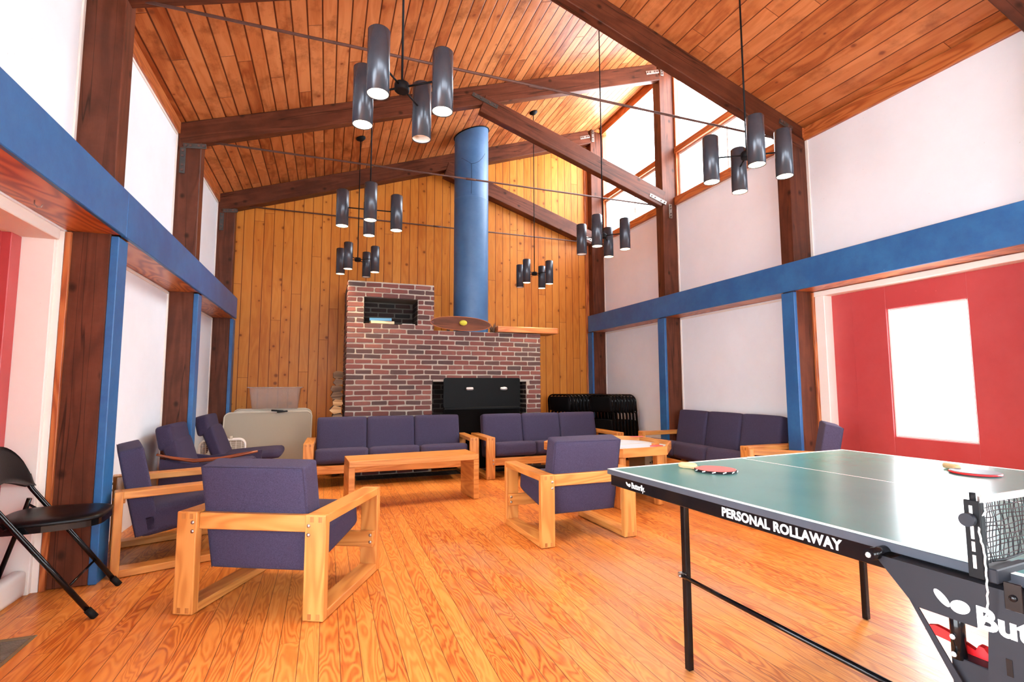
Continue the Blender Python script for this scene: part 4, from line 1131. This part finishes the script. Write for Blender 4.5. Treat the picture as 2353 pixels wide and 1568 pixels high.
vs = [Vector(p) for rg in rs for p in rg]; fs = [[k+i*n, (k+1) % n+i*n, (k+1) % n+(i+1)*n, k+(i+1)*n] for i in range(3) for k in range(n)]; fs.append(list(range(n))[::-1])
b._add(vs, fs, [[(0, 0)]*len(f) for f in fs], 0, True); b.build('bin_body', M['bin'], t)
b = MB(); b.tube(r3, .007, 6, closed=True); b.build('bin_rim', M['bin'], t)

# ------------------------------------------------------------------ black folding chairs
def arc_u(w_, z0, z1, r, n=6, bottom=False):
    pts = [(-w_/2, 0, z0)]
    for i in range(n+1):
        a_ = PI-PI/2*i/n; pts.append((-w_/2+r+r*math.cos(a_), 0, z1-r+r*math.sin(a_)))
    for i in range(n+1):
        a_ = PI/2-PI/2*i/n; pts.append((w_/2-r+r*math.cos(a_), 0, z1-r+r*math.sin(a_)))
    pts.append((w_/2, 0, z0)); return pts
def open_folding_chair(loc, rz):
    # local x = forward, y = lateral
    t = thing('folding_chair', 'open black padded folding chair at the left edge of the photo', 'folding chair', loc, rz)
    Wd = .45; b = MB()
    slope = .50/.80
    def fx(z): return .255-.717*z if z < .6 else .255-.430-.30*(z-.6)
    pts = [Vector((fx(z_), sg*Wd/2, z_)) for sg, z_ in ((-1, .02), (-1, .3), (-1, .57))]+[Vector((fx(p[2])-.03*(1-min(1, abs(p[0])/(Wd/2))**2), p[0], p[2])) for p in arc_u(Wd, .61, .80, .16, 9)]+[Vector((fx(z_), Wd/2, z_)) for z_ in (.57, .3, .02)]
    b.tube(pts, .0125, 12); b.build('main_frame', M['black'], t)
    for s_ in (-1, 1):
        b = MB(); b.cyl((fx(.0)+.002, s_*Wd/2, .002), (fx(.045), s_*Wd/2, .045), .0165, 12); b.build('rubber_foot', M['blackmat'], t)
        b = MB(); b.tube([(-.155, s_*(Wd/2-.03), .53), (-.185, s_*(Wd/2-.03), .40), (-.285, s_*(Wd/2-.03), .02)], .0115, 10); b.build('rear_leg', M['black'], t)
        b = MB(); b.cyl((-.292, s_*(Wd/2-.03), .002), (-.28, s_*(Wd/2-.03), .04), .0155, 12); b.build('rubber_foot', M['blackmat'], t)
        b = MB(); b.tube([(fx(.47), s_*Wd/2, .47), (-.11, s_*(Wd/2-.01), .455), (-.16, s_*(Wd/2-.03), .50)], .006, 8); b.build('hinge_link', M['black'], t)
    b = MB(); b.cyl((fx(.16), -Wd/2, .16), (fx(.16), Wd/2, .16), .006, 8); b.build('cross_bar', M['black'], t)
    b = MB(); b.cyl((-.247, -(Wd/2-.03), .16), (-.247, Wd/2-.03, .16), .006, 8); b.build('cross_bar', M['black'], t)
    # seat
    poly = []
    for k_ in range(36):
        a_ = 2*PI*k_/36; ca, sa = math.cos(a_), math.sin(a_)
        px_ = .0175+.2175*math.copysign(abs(ca)**.42, ca); poly.append((px_, (.200-.03*max(0, px_)/.2)*math.copysign(abs(sa)**.42, sa)))
    b = MB(); b.prism(poly, .030, Matrix.Translation((0.0, 0, .425))); b.build('seat_pan', M['black'], t)
    b = MB(); n = len(poly)
    rings = [[(x*k_, y*k_, z) for x, y in poly] for k_, z in ((1.0, .456), (1.01, .466), (.97, .477), (.85, .484), (.5, .487))]
    vs = [Vector(p) for rg in rings for p in rg]
    fs = [[k+i*n, (k+1) % n+i*n, (k+1) % n+(i+1)*n, k+(i+1)*n] for i in range(4) for k in range(n)]+[[4*n+k for k in range(n)]]
    b._add(vs, fs, [[(0, 0)]*len(f) for f in fs], 0, True); b.build('seat_pad', M['vinyl'], t)
    # backrest: curved panel around the top of the frame
    b = MB(); n1, n2 = 24, 8; vs = []
    for i in range(n1+1):
        y = -(Wd/2+.016)*math.cos(PI*i/n1); q = min(1, abs(y)/(Wd/2))
        dq = min(.16, max(0.0, abs(y)-(Wd/2-.16))); ztop = .64+math.sqrt(max(0, .16**2-dq*dq))+.020-.01*q; zbot = .585+.055*(1-q*q)
        for j in range(n2+1):
            z = zbot+(ztop-zbot)*j/n2
            bow = .030*(1-q*q)
            vs.append(Vector((fx(z)-.020-bow, y, z)))
    off = len(vs)
    vs += [v+Vector((.040, 0, .004)) for v in vs]
    fs = []
    for i in range(n1):
        for j in range(n2):
            q = i*(n2+1)+j
            fs.append([q, q+1, q+n2+2, q+n2+1]); fs.append([off+q, off+q+n2+1, off+q+n2+2, off+q+1])
    def edge(a_, c_): fs.append([a_, c_, c_+off, a_+off])
    for i in range(n1): edge((i+1)*(n2+1), i*(n2+1)); edge(i*(n2+1)+n2, (i+1)*(n2+1)+n2)
    for j in range(n2): edge(j, j+1); edge(n1*(n2+1)+j+1, n1*(n2+1)+j)
    b._add(vs, fs, [[(0, 0)]*4 for f in fs], 0, True); b.build('backrest', M['vinyl'], t)
    return t
open_folding_chair((-1.309, 3.317, 0), .10)

def folded_chair(loc, rz, tilt, label, src=None):
    if src is None:
        t = thing('folding_chair', label, 'folding chair', loc, rz, 'black folding chairs stacked in the far right corner')
        b = MB(); b.tube(arc_u(.45, .02, .98, .10, 5), .0125, 8); b.build('main_frame', M['black'], t)
        b = MB(); b.tube([(p[0], .022, p[2]) for p in arc_u(.39, .06, .72, .03, 2)], .010, 8); b.build('rear_leg_frame', M['black'], t)
        b = MB(); b.cushion((0, .004, .84), (.42, .022, .22), r=.010, bulge=(0, .006, .004), n=4); b.build('backrest', M['vinyl'], t)
        b = MB(); b.cushion((0, .010, .40), (.38, .026, .40), r=.012, bulge=(0, .004, .004), n=4); b.build('seat', M['vinyl'], t)
    else:
        t = copy_tree(src); t['label'] = label; t.location = loc
    t.rotation_euler = (tilt, 0, rz)
    return t
src = None
places = []
for q in range(12): places.append((3.53+q*.060, 7.30-q*.004, q, 'left'))
for q in range(8): places.append((4.02+q*.050, 6.86-q*.012, q, 'right'))
for x, y, q, grp in places:
    nth = ['first', 'second', 'third', 'fourth', 'fifth', 'sixth', 'seventh', 'eighth', 'ninth', 'tenth', 'eleventh', 'twelfth'][q]
    lab = 'folded black chair, %s from the %s in the %s row of the corner stack' % (nth, 'fireplace side' if grp == 'left' else 'left', 'rear' if grp == 'left' else 'front')
    c_ = folded_chair((x, y, .001), -1.12 if grp == 'left' else -1.20, .10, lab, src)
    if src is None: src = c_

# ------------------------------------------------------------------ table tennis table
TA = math.radians(3.7)
TZ = .773; HL = 1.285; TWD = 1.525
t = thing('table_tennis_table', 'green table tennis table with black apron in the right foreground', 'table tennis table', (1.126, 1.908, 0), TA)
# local: +x along the far short end, -y toward the camera
def half(y0, y1, far):
    b = MB(); b.cb(0, TWD, y0, y1, TZ-.021, TZ-.0004, bev=.0015); return b
hb = half(-HL+.004, 0, True); top = hb.build('tabletop', M['tableedge'], t)
b = MB(); b.cb(.001, TWD-.001, -HL+.005, -.001, TZ-.0004, TZ, bev=0); b.build('playing_surface', M['tabletop'], top)
b = MB(); lw = .018
b.cb(.001, TWD-.001, -lw, -.001, TZ, TZ+.0006, bev=0); b.cb(.001, lw, -HL+.005, -lw, TZ, TZ+.0006, bev=0); b.cb(TWD-lw, TWD-.001, -HL+.005, -lw, TZ, TZ+.0006, bev=0)
b.cb(TWD/2-.0018, TWD/2+.0018, -HL+.005, -lw, TZ, TZ+.0005, bev=0)
b.build('white_lines', M['whiteprint'], top)
hb = half(-2*HL, -HL-.004, False); top2 = hb.build('tabletop', M['tableedge'], t)
b = MB(); b.cb(.001, TWD-.001, -2*HL+.001, -HL-.005, TZ-.0004, TZ, bev=0); b.build('playing_surface', M['tabletop'], top2)
b = MB(); b.cb(.001, lw, -2*HL+.001, -HL-.005, TZ, TZ+.0006, bev=0); b.cb(TWD-lw, TWD-.001, -2*HL+.001, -HL-.005, TZ, TZ+.0006, bev=0); b.cb(TWD/2-.0018, TWD/2+.0018, -2*HL+.02, -HL-.005, TZ, TZ+.0005, bev=0)
b.build('white_lines', M['whiteprint'], top2)
b = MB()
for (y0, y1) in ((-HL+.02, -.012), (-2*HL+.012, -HL-.02)):
    b.cb(.010, .024, y0, y1, TZ-.066, TZ-.0215, bev=.002); b.cb(TWD-.024, TWD-.010, y0, y1, TZ-.066, TZ-.0215, bev=.002)
    b.cb(.024, TWD-.024, y1-.014, y1, TZ-.066, TZ-.0215, bev=.002); b.cb(.024, TWD-.024, y0, y0+.014, TZ-.066, TZ-.0215, bev=.002)
ap = b.build('apron_frame', M['black'], t)
# lettering on the side apron: local x runs toward the camera side; plane normal = -x
def side_mx(y, z): return MX((.0095, y, z), (0, -1, 0), (0, 0, 1), (-1, 0, 0))
text_mesh('PERSONAL ROLLAWAY', .0365, .0004, M['whiteprint'], 'lettering', ap, side_mx(-.610, TZ-.055), bold=.0013, spacing=1.05, xscale=.945)
text_mesh('Butterfly.', .032, .0004, M['whiteprint'], 'lettering', ap, side_mx(-.152, TZ-.054), bold=.0002, spacing=.95, xscale=.74)
def wing_logo(parent, y, z, s_, x):
    b = MB()
    def ell(cx, cy, a_, b_, rot, n_=28):
        pts = []
        for k_ in range(n_):
            q = 2*PI*k_/n_; u_, v_ = a_*math.cos(q), b_*math.sin(q)
            pts.append(((cx+u_*math.cos(rot)-v_*math.sin(rot))*s_, (cy+u_*math.sin(rot)+v_*math.cos(rot))*s_))
        return pts
    mx = MX((x, y, z), (0, -1, 0), (0, 0, 1), (-1, 0, 0))
    b.prism(ell(-.42, .16, .52, .22, -.82), .0006, mx); b.prism(ell(.44, -.04, .48, .36, .30), .0006, mx)
    b.build('logo', M['whiteprint'], parent)
wing_logo(ap, -.132, TZ-.045, .017, .0095)
for lx, ly in ((.241, -.19), (1.33, -.20)):
    b = MB(); b.box((lx, ly, (TZ-.03)/2+.001), (.026, .026, TZ-.03-.004), bev=.003); b.build('leg', M['black'], t)
b = MB(); b.box((.225, -.185, .366), (.022, .034, .016), bev=.002); b.sphere((.209, -.19, .366), .007, 8); b.build('brace_bracket', M['bolt'], t)
b = MB(); b.tube([(.218, -.19, .366), (.215, -.40, .360), (.21, -1.10, .345)], .0085, 10); b.build('brace_rod', M['black'], t)
b = MB(); b.tube([(1.33, -.20, .366), (1.33, -1.10, .345)], .0085, 10); b.build('brace_rod', M['black'], t)
# centre carriage: side plate
PXo = -.030
def sp(poly, th=.003, x=PXo): return (poly, th, MX((x, 0, 0), (0, -1, 0), (0, 0, 1), (-1, 0, 0)))
for x in (PXo, TWD+.033):
    b = MB()
    pl = [(1.087, .748), (1.112, .748), (1.36, .748), (1.50, .748), (1.50, .60), (1.38, .10), (1.33, .10), (1.276, .52), (1.286, .664), (1.164, .664)]
    b.prism(*sp(pl[::-1], .003, x))
    # slanting strut of the plate
    b.prism(*sp([(1.153, .677), (1.170, .664), (1.305, .44), (1.283, .44)][::-1], .003, x))
    b.build('side_plate', M['plate'], t)
    b = MB(); b.cb(x-.002, .020 if x < 0 else TWD-.02, -1.42, -1.12, .742, .7475, bev=.001) if x < 0 else b.cb(TWD-.02, x+.002, -1.42, -1.12, .742, .7475, bev=.001)
    b.build('plate_flange', M['plate'], t)
pe = [o for o in t.children if o.name.startswith('side_plate')][0]
wing_logo(pe, -1.229, .6935, .0345, PXo-.0032)
text_mesh('Butterfly', .055, .0003, M['whiteprint'], 'lettering', pe, MX((PXo-.0032, -1.268, .6665), (0, -1, 0), (0, 0, 1), (-1, 0, 0)), bold=.0020, spacing=1.0, xscale=1.05)
b = MB(); b.cb(PXo-.0042, PXo-.0032, -1.318, -1.309, .598, .628, bev=0); b.build('plate_slot', M['black'], pe)
b = MB(); b.sphere((PXo-.002, -1.316, .575), .011, 14, sc=(.5, 1, 1)); b.build('plate_boss', M['bolt'], pe)
b = MB(); b.cyl((PXo-.030, -1.093, .750), (.012, -1.093, .750), .013, 16); b.build('pivot_sleeve', M['black'], t)
b = MB(); b.sphere((PXo-.031, -1.093, .750), .0065, 8, sc=(.7, 1, 1)); b.build('pivot_bolt', M['chrome'], t)
b = MB(); b.cyl((-.012, -1.227, .585), (-.012, -1.227, .70), .0125, 14); b.build('post_tube', M['black'], t)
b = MB(); b.sphere((-.026, -1.224, .627), .0055, 8, sc=(.7, 1, 1)); b.build('tube_bolt', M['chrome'], t)
b = MB(); b.sphere((-.026, -1.224, .594), .0055, 8, sc=(.7, 1, 1)); b.build('tube_bolt', M['chrome'], t)
b = MB(); b.cb(-.020, -.014, -1.34, -1.2165, .10, .589, bev=.002); b.cb(-.0195, .05, -1.34, -1.217, .5845, .589, bev=.001); b.build('inner_plate', M['plate'], t)
for cx_ in (.05, TWD-.05):
    b = MB(); b.cb(cx_-.015, cx_+.015, -1.60, -1.00, .055, .085, bev=.003); b.build('wheel_rail', M['black'], t)
    for yy in (-1.05, -1.55):
        b = MB(); b.lathe([(.001, -.012), (.026, -.012), (.030, -.008), (.030, .008), (.026, .012), (.001, .012)], (cx_, yy, .031), 18, 0, Matrix.Rotation(PI/2, 4, 'Y')); b.build('wheel', M['blackmat'], t)
    b = MB(); b.box((cx_, -1.32, .33), (.025, .05, .50), bev=.003); b.build('upright', M['black'], t)
b = MB()
b.prism([(1.155, .606), (1.160, .616), (1.174, .621), (1.190, .619), (1.215, .611), (1.243, .600), (1.268, .590), (1.310, .570), (1.310, .550), (1.262, .570), (1.225, .589), (1.198, .599), (1.176, .601), (1.160, .601)][::-1], .012, MX((.026, 0, 0), (0, -1, 0), (0, 0, 1), (-1, 0, 0)))
b.prism([(1.240, .596), (1.248, .613), (1.256, .612), (1.275, .588)][::-1], .016, MX((.028, 0, 0), (0, -1, 0), (0, 0, 1), (-1, 0, 0)))
o = b.build('safety_lever', M['redplastic'], t); o['label'] = 'red safety lever'
# net post set
NY = -HL+.003
t2 = thing('table_tennis_net', 'black table tennis net with white top band clamped to the green table', 'net', (1.126, 1.908, 0), TA)
for s_, x0 in ((-1, -.045), (1, TWD+.045)):
    b = MB(); b.cb(x0-.002, x0+.002, NY-.011, NY+.013, TZ-.012, TZ+.132, bev=.001); b.cb(x0+.002 if s_ < 0 else x0-.017, x0+.017 if s_ < 0 else x0-.002, NY-.011, NY-.008, TZ-.012, TZ+.128, bev=.001)
    po = b.build('net_post', M['blackmat'], t2)
    if s_ < 0:
        b = MB()
        for (za, zb_) in ((.105, .122), (.060, .094), (.037, .055), (.006, .030)): b.cb(x0-.0034, x0-.0022, NY-.001, NY+.004, TZ+za, TZ+zb_, bev=0)
        b.build('slot', M['whiteplastic'], po)
    b = MB(); b.cyl((x0-.004 if s_ < 0 else x0+.004, NY+.004, TZ+.096), (x0-.016 if s_ < 0 else x0+.016, NY+.004, TZ+.096), .0125, 20); b.build('height_knob', M['plate'], t2)
    b = MB(); b.cyl((x0+.004, NY, TZ+.130), (x0+.004, NY, TZ+.146), .005, 10); b.build('post_tip', M['blackmat'], t2)
    b = MB(); x1 = .07 if s_ < 0 else TWD-.07
    b.cb(min(x0, x1), max(x0, x1), NY-.030, NY-.014, TZ-.014, TZ+.012, bev=.002); b.cb(min(x0, x1), max(x0, x1), NY-.014, NY+.010, TZ+.0008, TZ+.005, bev=.001)
    b.build('clamp_arm', M['plate'], t2)
    b = MB(); b.cb(x0-.001 if s_ < 0 else x0-.003, x0+.003 if s_ < 0 else x0+.001, NY-.063, NY-.037, TZ-.053, TZ-.004, bev=.001); b.sphere((x0+s_*.003, NY-.050, TZ-.030), .006, 10, sc=(.5, 1, 1)); b.build('clamp_tab', M['black'], t2)
b = MB(); NX0_, NX1_ = -.022, TWD+.022
zt = TZ+.135
def sag(x): return 0.006*math.sin(PI*(x-NX0_)/(NX1_-NX0_))
rows_ = 13
for r in range(rows_):
    z0 = TZ+.010+(.114)*r/(rows_-1)
    pts = []
    for q in range(41):
        x = NX0_+(NX1_-NX0_)*q/40
        pts.append((x, NY+.003*math.sin(q*1.9+r)+.002*math.sin(q*.7+r*2.1), z0-sag(x)*r/rows_+.0012*math.sin(q*2.3+r*1.7)))
    b.tube(pts, .0011 if r else .0030, 4, caps=False)
random.seed(11)
nc = 165
for q in range(nc):
    x = NX0_+(NX1_-NX0_)*(q+.5)/nc; ph = random.random()*6
    b.tube([(x+.0020*math.sin(ph+r*2.3), NY+.002*math.sin(ph*2+r), TZ+.010+.116*r/7-sag(x)*r/8) for r in range(8)], .0009, 3, caps=False)
b.build('net_mesh', M['netcord'], t2)
b = MB(); n = 40; vs = []
for q in range(n+1):
    x = NX0_+(NX1_-NX0_)*q/n; z = TZ+.124-sag(x)
    for (dy, dz) in ((-.0022, 0), (-.0022, .013), (.0022, .013), (.0022, 0)): vs.append(Vector((x, NY+dy, z+dz)))
fs = [[q*4+k, q*4+(k+1) % 4, (q+1)*4+(k+1) % 4, (q+1)*4+k] for q in range(n) for k in range(4)]
b._add(vs, fs, [[(0, 0)]*4]*len(fs), 0, False); b.build('net_band', M['netband'], t2)
b = MB(); x0 = -.045
pts = [(x0+.018, NY, TZ+.128), (x0+.016, NY-.014, TZ+.112), (x0+.002, NY-.006, TZ+.098), (x0-.004, NY-.010, TZ+.070), (x0-.002, NY-.014, TZ+.04), (x0-.006, NY-.016, TZ+.005), (x0-.007, NY-.016, TZ-.03), (x0-.007, NY-.014, TZ-.065), (x0-.006, NY-.004, TZ-.095), (x0-.005, NY+.018, TZ-.118)]
sm = []
for i in range(len(pts)-1):
    for q in range(5):
        f_ = q/5; a_, c_ = Vector(pts[i]), Vector(pts[i+1]); sm.append(a_.lerp(c_, f_)+Vector((.0007*math.sin((i*5+q)*2.2), .0007*math.cos((i*5+q)*2.2), 0)))
b.tube(sm, .0016, 6); b.build('tension_cord', M['cord'], t2)

# bats
def bat(label, cx, cy, rz, face, rim, pattern=False, hl='pale'):
    t = thing('table_tennis_bat', label, 'table tennis bat', (cx, cy, TZ+.0009), rz)
    b = MB(); n = 36
    def outline(r=.0): 
        pts = []
        for k in range(n):
            a_ = -PI+.30+(2*PI-.60)*k/(n-1); pts.append(((.079+r)*math.cos(a_), (.075+r)*math.sin(a_)))
        pts = pts+[(-.092-r*0, .014)]
        pts = [(-.092, -.014)]+pts
        return pts
    b.prism(outline(-.001), .0065, Matrix.Translation((0, 0, .0022))); b.build('blade', M['palewood'] if not pattern else M['palewood'], t)
    b = MB(); pts = [(p[0], p[1]) for p in outline(0)]
    b.prism([p for p in pts if p[0] > -.074], .0020, Matrix.Translation((0, 0, .0088))); b.build('rubber', face, t)
    b = MB(); b.prism([p for p in pts if p[0] > -.074], .0020, Matrix.Translation((0, 0, .0001))); b.build('rubber', M['blackrubber'], t)
    b = MB(); b.tube([(p[0]*1.005, p[1]*1.005, .0055) for p in pts[1:-1]], .0042, 6); ed = b.build('edge_tape', rim, t)
    if pattern:
        b = MB()
        for k in range(4, n-3, 3):
            p = pts[k]; q = pts[k+1]
            b.tube([(p[0]*1.058, p[1]*1.058, .004), (q[0]*1.058, q[1]*1.058, .008)], .0022, 4)
        b.build('tape_pattern', M['whiteprint'], ed)
    b = MB(); b.cushion((-.116, 0, .0115), (.074, .028, .023), r=.009, bulge=(.002, .001, .001), n=5); b.build('handle', M['palewood'], t)
    return t
def tloc(x, y): return (1.126+x*math.cos(TA)-y*math.sin(TA), 1.908+x*math.sin(TA)+y*math.cos(TA))
cx, cy = tloc(.362, -.243); bat('red faced bat with checked black and white edge on the green table', cx, cy, math.radians(-66)+TA, M['redrubber'], M['blackmat'], True)
cx, cy = tloc(1.235, -.715); bat('black faced bat with red edge near the glare on the green table', cx, cy, math.radians(-118)+TA, M['blackrubber'], M['redplastic'])

# ------------------------------------------------------------------ small things at the left
t = thing('floor_register', 'wooden floor air register with metal grille in the lower left corner', 'floor vent', (-1.275, 2.83, 0), 0)
b = MB(); b.cb(-.075, .075, -.16, -.135, .0005, .006, bev=.002); b.cb(-.075, .075, .135, .16, .0005, .006, bev=.002); b.cb(-.075, -.058, -.135, .135, .0005, .006, bev=.002); b.cb(.058, .075, -.135, .135, .0005, .006, bev=.002); b.build('register_frame', M['box'], t)
b = MB()
for q in range(26): b.cb(-.057, .057, -.132+q*.0103, -.1265+q*.0103, .0005, .004, bev=0)
b.build('grille', M['steel'], t)
b = MB(); b.cushion((0, 0, .071), (.072, 1.12, .140), r=.028, bulge=(0, 0, .002), n=11)
o = b.build('white_step', M['whiteplastic'], None, (-1.529, 3.01, 0)); tag(o, 'rounded white step block at the foot of the left door', 'step')
b = MB(); b.tube([(0, 0, 0), (0, 0, -.02), (.012, 0, -.035), (.028, 0, -.033), (.032, 0, -.018)], .003, 8); o = b.build('ceiling_hook', M['bolt'], None, (-1.37, 3.06, ZB0+.003)); tag(o, 'small metal hook screwed into the soffit of the left blue beam', 'hook')
